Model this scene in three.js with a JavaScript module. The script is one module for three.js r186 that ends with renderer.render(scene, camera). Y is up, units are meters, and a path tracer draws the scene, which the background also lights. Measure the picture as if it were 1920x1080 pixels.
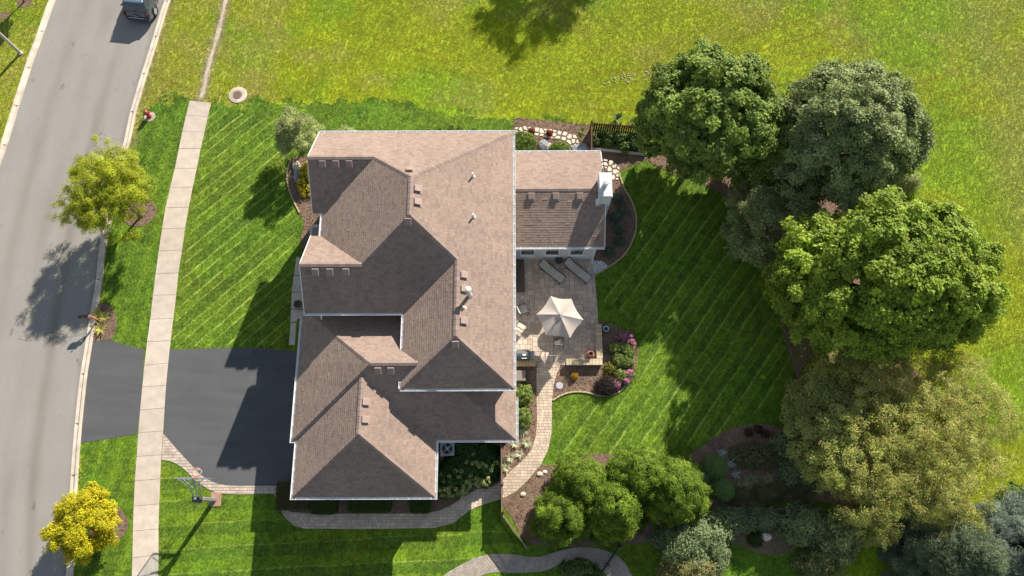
import * as THREE from 'three';
import { mergeGeometries } from 'three/addons/utils/BufferGeometryUtils.js';
import { RoundedBoxGeometry } from 'three/addons/geometries/RoundedBoxGeometry.js';
import { ImprovedNoise } from 'three/addons/math/ImprovedNoise.js';

// ---------------------------------------------------------------- camera, sky, sun, exposure
const scene = new THREE.Scene();
const TILT = Math.atan(432 / 1400);
const camera = new THREE.PerspectiveCamera(2 * Math.atan(540 / 1400) * 180 / Math.PI, 16 / 9, 0.5, 900);
camera.position.set(0, 45, 0);
camera.up.set(0, 0, -1);
camera.lookAt(0, 45 - Math.cos(TILT), -Math.sin(TILT));
camera.rotateZ(-0.0031);
const SUN = new THREE.Vector3(0.836, 1, -1.391).normalize();
{
  const W = 256, H = 128, d = new Float32Array(W * H * 4), v = new THREE.Vector3();
  for (let j = 0; j < H; j++) for (let i = 0; i < W; i++) {
    const el = ((j + 0.5) / H - 0.5) * Math.PI, az = ((i + 0.5) / W - 0.5) * 2 * Math.PI;
    v.set(Math.cos(el) * Math.cos(az), Math.sin(el), Math.cos(el) * Math.sin(az));
    const up = Math.max(0, v.y), k = Math.pow(1 - up, 3), g = Math.max(0, v.dot(SUN)), glow = 0.5 * Math.pow(g, 6);
    const o = (j * W + i) * 4, S = 0.176;
    d[o] = S * (0.66 + 0.75 * k + glow); d[o + 1] = S * (0.86 + 0.62 * k + glow * 0.92); d[o + 2] = S * (1.17 + 0.42 * k + glow * 0.78); d[o + 3] = 1;
    if (v.y < 0) { d[o] *= 0.4; d[o + 1] *= 0.42; d[o + 2] *= 0.36; }
  }
  const t = new THREE.DataTexture(d, W, H, THREE.RGBAFormat, THREE.FloatType);
  t.mapping = THREE.EquirectangularReflectionMapping; t.minFilter = t.magFilter = THREE.LinearFilter; t.needsUpdate = true;
  scene.background = t; scene.environment = t;
}
const sun = new THREE.DirectionalLight(new THREE.Color(1, 0.93, 0.82), 4.4);
sun.position.copy(SUN).multiplyScalar(120); sun.castShadow = true; sun.shadow.radius = 1;
sun.shadow.mapSize.set(4096, 4096);
Object.assign(sun.shadow.camera, { left: -50, right: 50, top: 50, bottom: -50, near: 10, far: 250 });
sun.target.position.set(0, 0, -16); sun.position.z -= 16;
scene.add(sun, sun.target);
const renderer = new THREE.WebGLRenderer({ antialias: true });
renderer.toneMapping = THREE.LinearToneMapping; renderer.toneMappingExposure = 2.1;
renderer.shadowMap.enabled = true;

// ---------------------------------------------------------------- helpers
let seed = 7;
const srand = (s) => { seed = s >>> 0; };
const rnd = () => { seed = (seed + 0x6D2B79F5) >>> 0; let t = seed; t = Math.imul(t ^ (t >>> 15), t | 1); t ^= t + Math.imul(t ^ (t >>> 7), t | 61); return ((t ^ (t >>> 14)) >>> 0) / 4294967296; };
const rr = (a, b) => a + (b - a) * rnd();
const noise = new ImprovedNoise();
const nz = (x, y, s = 0) => noise.noise(x, y, s + 0.37);
const fbm = (x, y, s = 0, o = 4) => { let a = 0, f = 1, w = 0.5; for (let i = 0; i < o; i++) { a += w * nz(x * f, y * f, s + i * 3.1); f *= 2.03; w *= 0.55; } return a; };
const clamp = (x, a = 0, b = 1) => Math.min(b, Math.max(a, x));
const sm = (a, b, x) => { const t = clamp((x - a) / (b - a)); return t * t * (3 - 2 * t); };
const V = (x, y, z) => new THREE.Vector3(x, y, z);
const lin = (r, g, b) => new THREE.Color().setRGB(r, g, b);
const names = {};
function numbered(n) { const k = names[n] = (names[n] ?? -1) + 1; return k ? n + '_' + String(k).padStart(3, '0') : n; }
function tag(o, label, category, group, kind) { o.userData = { label }; if (category) o.userData.category = category; if (group) o.userData.group = group; if (kind) o.userData.kind = kind; return o; }
function shade(o) { o.castShadow = o.receiveShadow = true; return o; }
function mesh(name, geo, mat, parent) { const m = shade(new THREE.Mesh(Array.isArray(geo) ? merge(geo) : geo, mat)); m.name = parent ? name : numbered(name); (parent || scene).add(m); return m; }
function thing(name, label, category, x = 0, z = 0, turn = 0, group, y = 0) { const g = new THREE.Group(); g.name = numbered(name); g.position.set(x, y, z); g.rotation.y = turn; tag(g, label, category, group); scene.add(g); return g; }
function struct(name, label, geo, mat, kind = 'structure') { const m = mesh(name, geo, mat); m.userData = { label, kind }; return m; }
function copyOf(o, x, z, turn, label, y) { const c = o.clone(); c.name = numbered(o.name.replace(/_\d+$/, '')); c.userData = { ...o.userData, label }; c.position.set(x, y ?? o.position.y, z); c.rotation.y = turn; scene.add(c); return c; }
function merge(list) {
  const L = list.map((g) => { let q = g.index ? g.toNonIndexed() : g.clone(); for (const k of Object.keys(q.attributes)) if (!['position', 'normal', 'uv', 'color'].includes(k)) q.deleteAttribute(k); if (!q.attributes.uv) q.setAttribute('uv', new THREE.BufferAttribute(new Float32Array(q.attributes.position.count * 2), 2)); return q; });
  if (L.some((q) => q.attributes.color)) for (const q of L) if (!q.attributes.color) q.setAttribute('color', new THREE.BufferAttribute(new Float32Array(q.attributes.position.count * 3).fill(1), 3));
  return mergeGeometries(L);
}
const box = (w, h, d, x = 0, y = 0, z = 0, ry = 0, r = 0) => { const g = r ? new RoundedBoxGeometry(w, h, d, 2, r) : new THREE.BoxGeometry(w, h, d); if (ry) g.rotateY(ry); return g.translate(x, y, z); };
const cyl = (r1, r2, h, x = 0, y = 0, z = 0, n = 16) => new THREE.CylinderGeometry(r1, r2, h, n).translate(x, y, z);
const ball = (r, x, y, z, sx = 1, sy = 1, sz = 1, n = 12) => new THREE.SphereGeometry(r, n, n * 0.7 | 0).scale(sx, sy, sz).translate(x, y, z);
const lathe = (pts, n = 20) => new THREE.LatheGeometry(pts.map((p) => new THREE.Vector2(p[0], p[1])), n);
function bar(a, b, r, r2 = r, n = 8) { const A = V(...a), B = V(...b), d = B.clone().sub(A); return new THREE.CylinderGeometry(r2, r, d.length(), n).applyQuaternion(new THREE.Quaternion().setFromUnitVectors(V(0, 1, 0), d.normalize())).translate((A.x + B.x) / 2, (A.y + B.y) / 2, (A.z + B.z) / 2); }
function beam(a, b, w, h) { const A = V(...a), B = V(...b), d = B.clone().sub(A), L = d.length(); const m = new THREE.Matrix4().lookAt(A, B, V(0, 1, 0.001)); return new THREE.BoxGeometry(w, h, L).applyMatrix4(m).translate((A.x + B.x) / 2, (A.y + B.y) / 2, (A.z + B.z) / 2); }
function tube(pts, r, n = 24, k = 6) { return new THREE.TubeGeometry(new THREE.CatmullRomCurve3(pts.map((p) => V(...p))), n, r, k); }
const shapeOf = (poly) => new THREE.Shape(poly.map(([x, z]) => new THREE.Vector2(x, -z)));
function flat(poly, y, holes) { const s = shapeOf(poly); for (const h of holes || []) s.holes.push(shapeOf(h)); return new THREE.ShapeGeometry(s).rotateX(-Math.PI / 2).translate(0, y, 0); }
function prism(poly, y0, y1, b = 0) { return new THREE.ExtrudeGeometry(shapeOf(poly), { depth: y1 - y0 - 2 * b, bevelEnabled: b > 0, bevelThickness: b, bevelSize: b, bevelOffset: -b, bevelSegments: 1, steps: 1 }).rotateX(-Math.PI / 2).translate(0, y0 + b, 0); }
function smooth(poly, n = 6, closed = true) { const c = new THREE.CatmullRomCurve3(poly.map(([x, z]) => V(x, 0, z)), closed, 'centripetal'); return c.getPoints(poly.length * n).slice(0, closed ? -1 : undefined).map((p) => [p.x, p.z]); }
function inside(poly, x, z) { let c = false; for (let i = 0, j = poly.length - 1; i < poly.length; j = i++) { const [xi, zi] = poly[i], [xj, zj] = poly[j]; if ((zi > z) !== (zj > z) && x < (xj - xi) * (z - zi) / (zj - zi) + xi) c = !c; } return c; }
function distLine(line, x, z) { let b = 1e9; for (let i = 0; i + 1 < line.length; i++) { const [ax, az] = line[i], [bx, bz] = line[i + 1], dx = bx - ax, dz = bz - az, t = clamp(((x - ax) * dx + (z - az) * dz) / (dx * dx + dz * dz)); b = Math.min(b, Math.hypot(x - ax - t * dx, z - az - t * dz)); } return b; }
function offset(line, d) { return line.map((p, i) => { const a = line[Math.max(0, i - 1)], b = line[Math.min(line.length - 1, i + 1)], l = Math.hypot(b[0] - a[0], b[1] - a[1]); return [p[0] - (b[1] - a[1]) / l * d, p[1] + (b[0] - a[0]) / l * d]; }); }
function resample(line, step) { const c = new THREE.CurvePath(); for (let i = 0; i + 1 < line.length; i++) c.add(new THREE.LineCurve3(V(line[i][0], 0, line[i][1]), V(line[i + 1][0], 0, line[i + 1][1]))); const n = Math.max(1, Math.round(c.getLength() / step)); return c.getSpacedPoints(n).map((p) => [p.x, p.z]); }
// textures: fn gives linear rgb (or one value) for texel (i, j)
const enc = (x) => { x = clamp(x); return 255 * (x <= 0.0031308 ? 12.92 * x : 1.055 * Math.pow(x, 1 / 2.4) - 0.055); };
function tex(w, h, fn, { grey = false, rep } = {}) {
  const d = new Uint8Array(w * h * 4);
  for (let j = 0; j < h; j++) for (let i = 0; i < w; i++) { const c = fn(i, j), o = (j * w + i) * 4; if (grey) d[o] = d[o + 1] = d[o + 2] = 255 * clamp(c); else { d[o] = enc(c[0]); d[o + 1] = enc(c[1]); d[o + 2] = enc(c[2]); } d[o + 3] = 255; }
  const t = new THREE.DataTexture(d, w, h); t.wrapS = t.wrapT = THREE.RepeatWrapping; t.magFilter = t.minFilter = THREE.LinearFilter; if (!grey) t.colorSpace = THREE.SRGBColorSpace; if (rep) t.repeat.set(rep, rep); t.needsUpdate = true; return t;
}
// tiling noise on an n x n texture
const tn = (i, j, n, f, s = 0) => { const a = i / n * f, b = j / n * f, u = i / n, w = j / n, N = (x, y) => nz(x, y, s); return (N(a, b) * (1 - u) + N(a - f, b) * u) * (1 - w) + (N(a, b - f) * (1 - u) + N(a - f, b - f) * u) * w; };
const std = (o) => new THREE.MeshStandardMaterial({ roughness: 0.85, ...o });
const leafMat = (o = {}) => new THREE.MeshPhysicalMaterial({ color: 0xffffff, roughness: 0.62, transmission: 0.44, thickness: 0, specularIntensity: 0.35, side: THREE.DoubleSide, ...o });
const grainBump = tex(256, 256, () => rnd(), { grey: true, rep: 1 / 1.3 });
const speckle = (r, g, b, v, s, f = 6, big = 0.12) => tex(512, 512, (i, j) => { const k = 1 + v * (rnd() - 0.5) + big * (tn(i, j, 512, f, s) + 0.5 * tn(i, j, 512, f * 3, s + 5)); return [r * k, g * k, b * k]; }, { rep: 1 / 4 });
const M = {
  driveway: std({ map: tex(1024, 1024, (i, j) => { const x = i / 64, y = j / 64; let k = 1 + 0.3 * (rnd() - 0.5) + 0.22 * fbm(x * 0.25, y * 1.6, 80) + 0.16 * fbm(x * 0.5, y * 0.5, 82); k *= 1 + 0.12 * sm(0.3, 0.5, fbm(x * 0.12, y * 0.9, 84, 3)); const cr = Math.abs(y - 5.6 + 0.5 * fbm(x * 0.7, 1.7, 86, 4)); if (cr < 0.02 && x > 2 && x < 6) k *= 0.7; const tyre = Math.abs((y % 3.1) - 1.2) < 0.14 ? 1 : 0; k *= 1 - 0.06 * tyre * clamp(0.5 + fbm(x * 0.5, y, 88)); return [0.084 * k, 0.086 * k, 0.091 * k]; }, { rep: 1 / 16 }), roughness: 0.9, bumpMap: grainBump, bumpScale: 0.006 }),
  concrete: std({ map: speckle(0.5, 0.425, 0.355, 0.2, 2, 9, 0.25), roughness: 0.9, bumpMap: grainBump, bumpScale: 0.002 }),
  kerb: std({ map: speckle(0.56, 0.48, 0.39, 0.25, 3, 6, 0.4), roughness: 0.9, bumpMap: grainBump, bumpScale: 0.003 }),
  joint: std({ color: lin(0.12, 0.095, 0.07), roughness: 1 }),
  paver: std({ color: 0xffffff, vertexColors: true, map: speckle(0.9, 0.9, 0.9, 0.25, 9, 8, 0.25), roughness: 0.88, bumpMap: grainBump, bumpScale: 0.003 }),
  mulch: std({ map: speckle(0.215, 0.142, 0.1, 0.9, 4, 9, 0.5), roughness: 1, bumpMap: grainBump, bumpScale: 0.02 }),
  soil: std({ map: speckle(0.43, 0.37, 0.3, 0.5, 5, 9, 0.4), roughness: 1, bumpMap: grainBump, bumpScale: 0.01 }),
  white: std({ color: lin(0.78, 0.79, 0.8), roughness: 0.5 }), siding: std({ color: lin(0.62, 0.63, 0.64), roughness: 0.7 }),
  metal: std({ color: lin(0.62, 0.64, 0.66), roughness: 0.4, metalness: 0.7 }), dark: std({ color: lin(0.02, 0.021, 0.023), roughness: 0.55 }),
  black: std({ color: lin(0.012, 0.012, 0.013), roughness: 0.45 }), steel: std({ color: lin(0.3, 0.32, 0.34), roughness: 0.45, metalness: 0.5 }),
  glass: new THREE.MeshPhysicalMaterial({ color: lin(0.05, 0.06, 0.07), roughness: 0.05, metalness: 0, clearcoat: 1, clearcoatRoughness: 0.03 }),
  bark: std({ map: speckle(0.13, 0.1, 0.075, 0.6, 6, 20, 0.5), roughness: 1 }), twig: std({ color: lin(0.16, 0.13, 0.1), roughness: 1 }),
  cedar: std({ map: speckle(0.11, 0.045, 0.028, 0.4, 7, 14, 0.5), roughness: 0.85 }), oldwood: std({ map: speckle(0.34, 0.28, 0.22, 0.35, 8, 14, 0.4), roughness: 0.9 }),
  stone: std({ map: speckle(0.56, 0.5, 0.42, 0.3, 10, 10, 0.35), roughness: 0.9, bumpMap: grainBump, bumpScale: 0.006 }), grey: std({ map: speckle(0.24, 0.25, 0.27, 0.3, 11, 10, 0.3), roughness: 0.85 }),
  tan: std({ map: speckle(0.42, 0.33, 0.2, 0.25, 12, 10, 0.35), roughness: 0.9 }),
};
// ---------------------------------------------------------------- outlines of the ground, in metres
const kerbR = [[-24.88, -35.24], [-25.3, -31.69], [-25.61, -29.42], [-25.95, -26.5], [-26.03, -24.12], [-26.13, -23.41], [-26.48, -16.66], [-26.29, -14.01], [-26.34, -12.85], [-26.32, -10.69], [-26.31, -8.3], [-26.15, -5.62], [-25.97, -3.44], [-25.73, -1.17], [-25.35, 1.75], [-25.18, 3.03]];
const kerbL = [[-32.64, -35.58], [-32.95, -32.68], [-33.23, -30.73], [-33.51, -27.69], [-33.7, -25.31], [-33.79, -24.11], [-34, -22.45]];
const kR = [[kerbR[0][0] + 9.2, kerbR[0][1] - 30], [kerbR[0][0] + 1.9, kerbR[0][1] - 6], ...kerbR, [kerbR[15][0] - 0.1, 8], [kerbR[15][0] - 0.4, 40]];
const kL = [[kerbL[0][0] + 9.4, kerbL[0][1] - 30], [kerbL[0][0] + 2.0, kerbL[0][1] - 6], ...kerbL, [-34.37, -19.09], [-34.69, -13.3], [-34.37, -6.61], [-33.34, 0.14], [-34.0, 8], [-34.2, 40]];
const roadPoly = [...kL, ...[...kR].reverse()];
const walkL = [[-21.99, -27.36], [-22.1, -26.21], [-22.2, -24.99], [-22.27, -23.71], [-22.35, -22.26], [-22.47, -20.87], [-22.59, -19.42], [-22.62, -17.97], [-22.62, -16.43], [-22.61, -14.88], [-22.58, -13.47], [-22.53, -11.91], [-22.53, -10.48], [-22.48, -9.01], [-22.42, -7.67], [-22.35, -6.28], [-22.27, -4.92], [-22.16, -3.55], [-22.07, -2.15], [-21.93, -0.74], [-21.77, 0.64], [-21.59, 2.08], [-21.42, 3.54]];
const walkR = [[-20.51, -27.19], [-20.62, -26.12], [-20.7, -24.94], [-20.82, -23.71], [-20.9, -22.25], [-21, -20.9], [-21.08, -19.46], [-21.14, -18], [-21.15, -16.49], [-21.18, -14.95], [-21.13, -13.5], [-21.11, -11.97], [-21.09, -10.54], [-21.05, -9.14], [-21, -7.76], [-20.91, -6.4], [-20.81, -5.04], [-20.73, -3.64], [-20.61, -2.27], [-20.48, -0.86], [-20.33, 0.52], [-20.14, 1.91], [-19.96, 3.38]];
const walkPoly = [...walkL, ...[...walkR].reverse()];
const apronPoly = [...[[-25.92, -10.49], [-25.05, -10.62], [-24.54, -10.52], [-23.78, -10.28], [-22.63, -10.01]], ...[[-22.42, -7.67], [-22.35, -6.28], [-22.34, -4.86], [-23.95, -4.61], [-25.58, -4.34]], ...[[-26.15, -5.62], [-26.31, -8.3], [-26.32, -10.69]]];
const drivePoly = [...[[-21.11, -9.97], [-18.4, -10.06], [-15.94, -10.12]], [-11.2, -9.62], [-11.2, -1.6], ...[[-12.94, -1.82], [-14.65, -1.83], [-15.9, -1.83], [-16.71, -1.86], [-17.22, -1.95], [-17.64, -2.11], [-18, -2.29], [-18.34, -2.53], [-18.84, -2.99], [-19.84, -3.92], [-20.75, -4.88], [-21, -7.69]]];
const borderPoly = [[-20.77, -4.88], [-19.84, -3.95], [-18.84, -3.02], [-18.35, -2.56], [-18.01, -2.32], [-17.64, -2.14], [-17.22, -1.98], [-16.71, -1.89], [-15.9, -1.86], [-14.65, -1.86], [-13.5, -1.85], [-13.46, -1.4], [-14.61, -1.41], [-15.85, -1.38], [-16.66, -1.41], [-17.26, -1.5], [-17.75, -1.69], [-18.21, -1.96], [-18.62, -2.26], [-19.04, -2.63], [-19.46, -2.96], [-19.87, -3.18], [-20.26, -3.3], [-20.68, -3.36]];
const frontPath = [[-13.5, -1.85], [-13.38, -0.84], [-12.82, -0.39], [-11.43, -0.3], [-8.04, -0.29], [-5.36, -0.28], [-4.29, -0.42], [-3.68, -0.66], [-2.92, -1.16], [-2.12, -1.61], [-1.43, -1.76], [-0.88, -1.94], [-0.6, -2.15], [-0.1, -2.66], [0.6, -3.27], [1.14, -3.91], [1.4, -4.69], [1.48, -5.86], [1.46, -7.14], [1.49, -8.97], [2.95, -8.96], [2.68, -8.34], [2.5, -7.72], [2.37, -6.49], [2.37, -5.85], [2.32, -4.84], [2.12, -3.91], [1.69, -3.05], [0.84, -2.08], [0.18, -1.48], [-0.59, -1.1], [-1.83, -0.74], [-2.5, -0.45], [-3.41, 0.25], [-4.48, 0.51], [-8, 0.56], [-10.14, 0.55], [-11.92, 0.52], [-12.54, 0.37], [-13.13, -0.1], [-13.56, -0.78], [-13.87, -1.4]];
const lowPath = smooth([[-3.96, 3.18], [-1.86, 2.05], [-0.26, 1.94], [1.47, 2.09], [2.72, 1.75], [3.87, 1.58], [5.02, 1.7], [6.04, 2.13], [6.58, 2.84], [6.83, 3.68], [5.52, 3.68], [5.24, 3.03], [4.69, 2.55], [3.85, 2.27], [2.61, 2.49], [1.94, 2.8], [0.4, 2.93], [-1.28, 2.93], [-2.45, 3.26]], 5);
const patioPoly = [[0.0, -15.76], [5.22, -15.76], [5.35, -11.7], [5.42, -8.95], [0.0, -8.95]];
const entryWalk = [[-13.76, -16], [-13.83, -14.74], [-13.86, -13.51], [-13.77, -11.67], [-13.75, -10.25], [-13.39, -10.25], [-13.41, -11.67], [-12.82, -11.84], [-12.79, -13.93], [-12.75, -15.71]];
const bedNW = smooth([[-14.69, -22.9], [-14.86, -22], [-14.74, -21.03], [-14.3, -19.96], [-13.8, -19.02], [-13.47, -18.27], [-13.6, -16.98], [-13.15, -16.43], [-10.93, -16.42], [-11.34, -22.85], [-13.13, -23.01], [-14.2, -23.09]], 4);
const bedN = [[0.24, -26.01], [2.67, -25.71], [5.23, -25.4], [5.23, -23.42], [5.11, -22.01], [0.02, -22.03], [0.03, -24.79]];
const bedE = [...[[5.25, -23.81], [9.11, -23.33], [9.33, -22.77], [8.54, -22.62], [7.82, -22.31], [7.08, -21.81], [7.42, -20.69], [7.86, -19.74], [8.06, -18.79], [8.05, -18.01], [7.92, -17.46], [7.35, -16.29], [6.46, -15.46], [5.17, -14.68], [5.19, -16.01]], [4.6, -16.2], [4.6, -21.3], ...[[5.01, -23.18]]];
const bedFlower = [...smooth([[5.11, -11.78], [5.63, -11.71], [6.19, -11.51], [6.94, -11.16], [7.47, -10.65], [7.74, -10.08], [7.67, -9.31], [7.46, -8.42], [6.86, -7.61], [6.1, -7.12], [5.23, -7.06], [4.49, -7.26], [3.69, -7.29], [3.04, -7.13], [2.42, -6.78]], 5, false), ...[[2.5, -7.72], [2.68, -8.34], [2.95, -8.96], [4.94, -8.96]]];
const bedSide = [...[[1.52, -9.1], [1.48, -5.86], [1.4, -4.69], [1.14, -3.91], [0.6, -3.27], [-0.1, -2.66], [-0.6, -2.15], [-0.72, -2], [-0.72, -4.42], [-0.03, -5.23]], [-0.3, -8.5]];
const bedHosta = [[-4.5, -4.4], [-0.7, -4.4], ...[[-0.72, -4.29], [-0.72, -1.97], [-1.43, -1.76], [-2.12, -1.61], [-2.92, -1.16], [-3.68, -0.66], [-4.29, -0.4]], [-4.6, -1.6]];
const bedHedge = [[-12.6, -2.3], [-11.4, -1.5], [-4.6, -1.5], ...[[-4.29, -0.4], [-5.36, -0.28], [-11.43, -0.3], [-12.82, -0.39], [-13.38, -0.84]]];
const bedJuniper = smooth([[-0.59, -1.01], [0.18, -1.45], [0.9, -2.08], [1.63, -2.99], [2.32, -2.96], [3.17, -3.17], [4.37, -3.53], [5.32, -3.65], [6.26, -3.5], [8.28, -3.03], [10.34, -3.39], [11.54, -2.72], [11.66, -0.32], [9.1, 1.13], [4.82, 1.47], [2.39, 1.52], [0.81, 1.28], [0.02, 0.09]], 4);
const bedBack = smooth([[10.34, -3.33], [11.27, -4.07], [12.28, -4.75], [13.46, -5.19], [14.72, -5.37], [15.91, -5.18], [17.78, -5.17], [20.7, -3.3], [20.93, -0.59], [16.97, -1.01], [14.09, -0.67], [11.22, -0.2], [10.47, -0.91]], 4);
const bedTrees = smooth([[9.08, -22.78], [13.01, -20.82], [15.9, -18.17], [17.23, -14.54], [18.74, -10.38], [20.68, -7.73], [23.71, -6.43], [27.64, -5.14], [27.69, -2.06], [24.58, -0.28], [20.89, -0.29], [20.74, -3.61], [18.14, -5.49], [17.52, -8.39], [22.56, -11.73], [25.22, -15.94], [25.23, -20.4], [22.59, -21.56], [17.42, -22.75], [13.29, -24.35]], 4);
const bedMail = [[-26.14, -13.06], [-25.97, -13.06], [-25.41, -12.92], [-24.85, -12.5], [-24.59, -11.88], [-24.58, -11.2], [-24.72, -10.62], [-25.05, -10.62], [-25.92, -10.49], [-25.99, -11.54]];
const dirtS = smooth([[12.16, 1], [13.09, 0.86], [14.34, 0.57], [15.53, 0.86], [16.04, 1.73], [14.49, 2.01], [13.31, 1.72]], 4);
const circ = (x, z, r, n = 26, j = 0.04, s = 1) => Array.from({ length: n }, (_, i) => { const a = i / n * 2 * Math.PI, q = r * (1 + j * Math.sin(3 * a + s) + j * Math.sin(5 * a + 2 * s)); return [x + q * Math.cos(a), z + q * Math.sin(a)]; });
const ringStreet = circ(...[-24.21, -19.16], 1.05), ringYellow = circ(...[-23.24, 0.31], 1.1), ringTL = circ(...[-34.83, -35.46], 0.55), ringTL2 = circ(...[-35.98, -34.29], .35), ringHyd = circ(...[-24.56, -26.13], 0.4), ringMan = circ(...[-18.75, -27.78], 0.66, 28, 0.02);
const trail = [[-20.38, -35.99], [-20.51, -34.41], [-20.63, -33.08], [-20.8, -31.63], [-20.98, -30.6], [-21.06, -29.4], [-21.16, -28.35], [-21.26, -27.64]];
const houseFoot = [[-11, -21.6], [-0.3, -21.6], [-0.3, -21.5], [5.2, -21.5], [5.2, -15.8], [-0.3, -15.8], [-0.3, -4.5], [-4.5, -4.5], [-4.5, -1.5], [-11.4, -1.5], [-11.6, -10.4], [-11, -11]];
const mulchBeds = [bedNW, bedN, bedE, bedFlower, bedSide, bedHosta, bedHedge, bedJuniper, bedBack, bedMail, bedTrees, ringStreet, ringYellow, ringTL, ringTL2];
const noGrass = [roadPoly, [...offset(kR, 0.1), ...offset(kR, -0.46).reverse()], [...offset(kL, -0.1), ...offset(kL, 0.46).reverse()], walkPoly, apronPoly, drivePoly, borderPoly, frontPath, lowPath, patioPoly, entryWalk, houseFoot, ringHyd, ringMan, ...mulchBeds];
const bb = noGrass.map((p) => [Math.min(...p.map((q) => q[0])), Math.max(...p.map((q) => q[0])), Math.min(...p.map((q) => q[1])), Math.max(...p.map((q) => q[1]))]);
const grassy = (x, z) => { for (let k = 0; k < noGrass.length; k++) { const b = bb[k]; if (x > b[0] && x < b[1] && z > b[2] && z < b[3] && inside(noGrass[k], x, z)) return false; } return true; };

// colour of the turf itself: mown lawn, rough field, worn patches, mower tracks
const lawnMain = [...[[-20.35, -27.06], [-16, -27.29], [-9.43, -27.19], [-5.05, -26.76], [0.04, -26.05], [5.09, -25.5], [9.19, -24.76]], ...[[14.83, -21.59], [16.07, -13.13], [17.52, -8.39], [18.93, -4.23], [17.84, 4.27], [-30.49, 4.13], [-25.22, 3.59], [-25.7, -4.68], [-26.27, -21.73], [-25.33, -26.71], [-24.03, -27.32]]];
const yardF = [[-20.6, -26.69], [-14.43, -25.85], [-14.18, -22.86], [-15.11, -21.3], [-13.87, -19.02], [-13.9, -13.23], [-13.72, -10.28], [-20.97, -10.17]], yardB = [[9.04, -21.99], [16.2, -21.2], [18.08, -13.13], [18.17, -8.39], [11.98, -4.25], [7.53, -3.65], [2.65, -3.66], [2.71, -6.65], [6.09, -6.8], [8.12, -8.75], [7.63, -11.78], [5.36, -13.17], [8.24, -17.09]];
const yardS = [[-20.75, -3.24], [-16.77, -1.29], [-13.59, -0.39], [-12.28, 0.64], [-3.1, 0.52], [0.87, 0.82], [1.14, 4.22], [-19.81, 4.16]], stripW = [[-24.43, -26.3], [-22.34, -26.9], [-21.47, 3.6], [-24.62, 3.59], [-26.2, -19.06]];
function turf(x, z) {
  const w = fbm(x * 0.5, z * 0.5, 20, 3) * 0.9 + nz(x * 9, z * 9, 2) * 0.5, onLawn = inside(lawnMain, x + w, z + fbm(x * 0.4 + 9, z * 0.4, 21, 3) * 1.1 + nz(x * 9, z * 9, 8) * (x < -18 ? 0.9 : 0.6) + 0.8 * nz(x * 1.1, z * 1.1, 6));
  const a = fbm(x * 0.16, z * 0.16, 1), b = fbm(x * 0.6, z * 0.6, 5), c = fbm(x * 2.6, z * 2.6, 9, 3);
  let r, g, bl;
  if (onLawn) {
    r = 0.096 + 0.035 * a; g = 0.176; bl = 0.008;
    const k = 1 + 0.42 * b + 0.6 * c; r *= k; g *= k; bl *= k;
    let t = 0, lt = 0;
    const J = 0.05 * nz(x * 0.7, z * 0.7, 3) + 0.09 * nz(x * 0.23, z * 0.23, 4);
    if (inside(yardF, x, z)) { const s = (x * 0.70 + z * 0.714) + J, q = ((s % 1.33) + 1.33) % 1.33; t = Math.max(1 - Math.abs(q - 0.3) / 0.075, 1 - Math.abs(q - 0.87) / 0.055); lt = q > 0.3 && q < 0.87 ? 0.12 : -0.06; }
    else if (inside(yardB, x, z)) { const s = (x * 0.80 + z * 0.6) + J, q = ((s % 1.12) + 1.12) % 1.12; t = 0.75 * Math.max(1 - Math.abs(q - 0.2) / 0.08, 0.6 - Math.abs(q - 0.74) / 0.08); lt = q > 0.2 && q < 0.74 ? 0.13 : -0.07; }
    else if (inside(yardS, x, z)) { const q = (((z + 0.05 * x + J) % 1.34) + 1.34) % 1.34; lt = q < 0.67 ? 0.17 : -0.1; t = 0.55 - Math.abs(q - 0.67) / 0.1; }
    else if (inside(stripW, x, z)) { const q = (((x + 0.18 * z + J) % 1.1) + 1.1) % 1.1; t = 0.5 - Math.abs(q - 0.3) / 0.06; lt = q < 0.55 ? 0.12 : -0.06; }
    r *= 1 + lt * 1.3; g *= 1 + lt; t = clamp(t) * clamp(0.72 + 1.2 * fbm(x * 0.6, z * 0.6, 33, 3) + 0.4 * c);
    r += t * 0.27; g += t * 0.28; bl += t * 0.085;
    const dry = sm(0.2, 0.5, fbm(x * 0.35, z * 0.35, 14)) * 0.4; r += dry * 0.08; g += dry * 0.05;
    const dist = x > -16 ? 9 : distLine(walkR, x, z); if (dist < 0.7) { const e = 0.35 * (1 - dist / 0.7) * clamp(0.6 + c); r += e * 0.1; g += e * 0.06; bl += e * 0.02; }
  } else {
    r = 0.285; g = 0.35; bl = 0.009;
    const arc = Math.hypot(x - 6, z + 78), track = sm(0.86, 1, Math.sin(arc * 4.2 + 2.2 * nz(x * 0.15, z * 0.15, 70))) * sm(0, 0.35, fbm(x * 0.13, z * 0.13, 72) + 0.1);
    const k = (1 + 0.26 * b + 0.28 * c + 0.25 * a) * (1 - 0.22 * track); r += 0.05 * track; r *= k; g *= k; bl *= k;
    const gr = sm(-0.05, 0.3, a); r *= 1 - 0.3 * gr; g *= 1 - 0.12 * gr;
    let dry = sm(0.05, 0.4, fbm(x * 0.22 + 3, z * 0.3, 12) + 0.25 * c) * 0.5;
    dry = Math.max(dry, sm(-25.6, -23.8, z) * sm(-20, -16, x) * (1 - sm(12, 15, x)) * (0.75 + b), 0.5 * sm(30, 34, x + 1.5 * b) * sm(-0.1, 0.35, a + 0.1));
    if (x < -16) dry = Math.max(dry, 0.35 + 0.9 * b);
    dry = clamp(dry); r += dry * (0.31 - r); g += dry * (0.285 - g); bl += dry * (0.075 - bl);
  }
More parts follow.
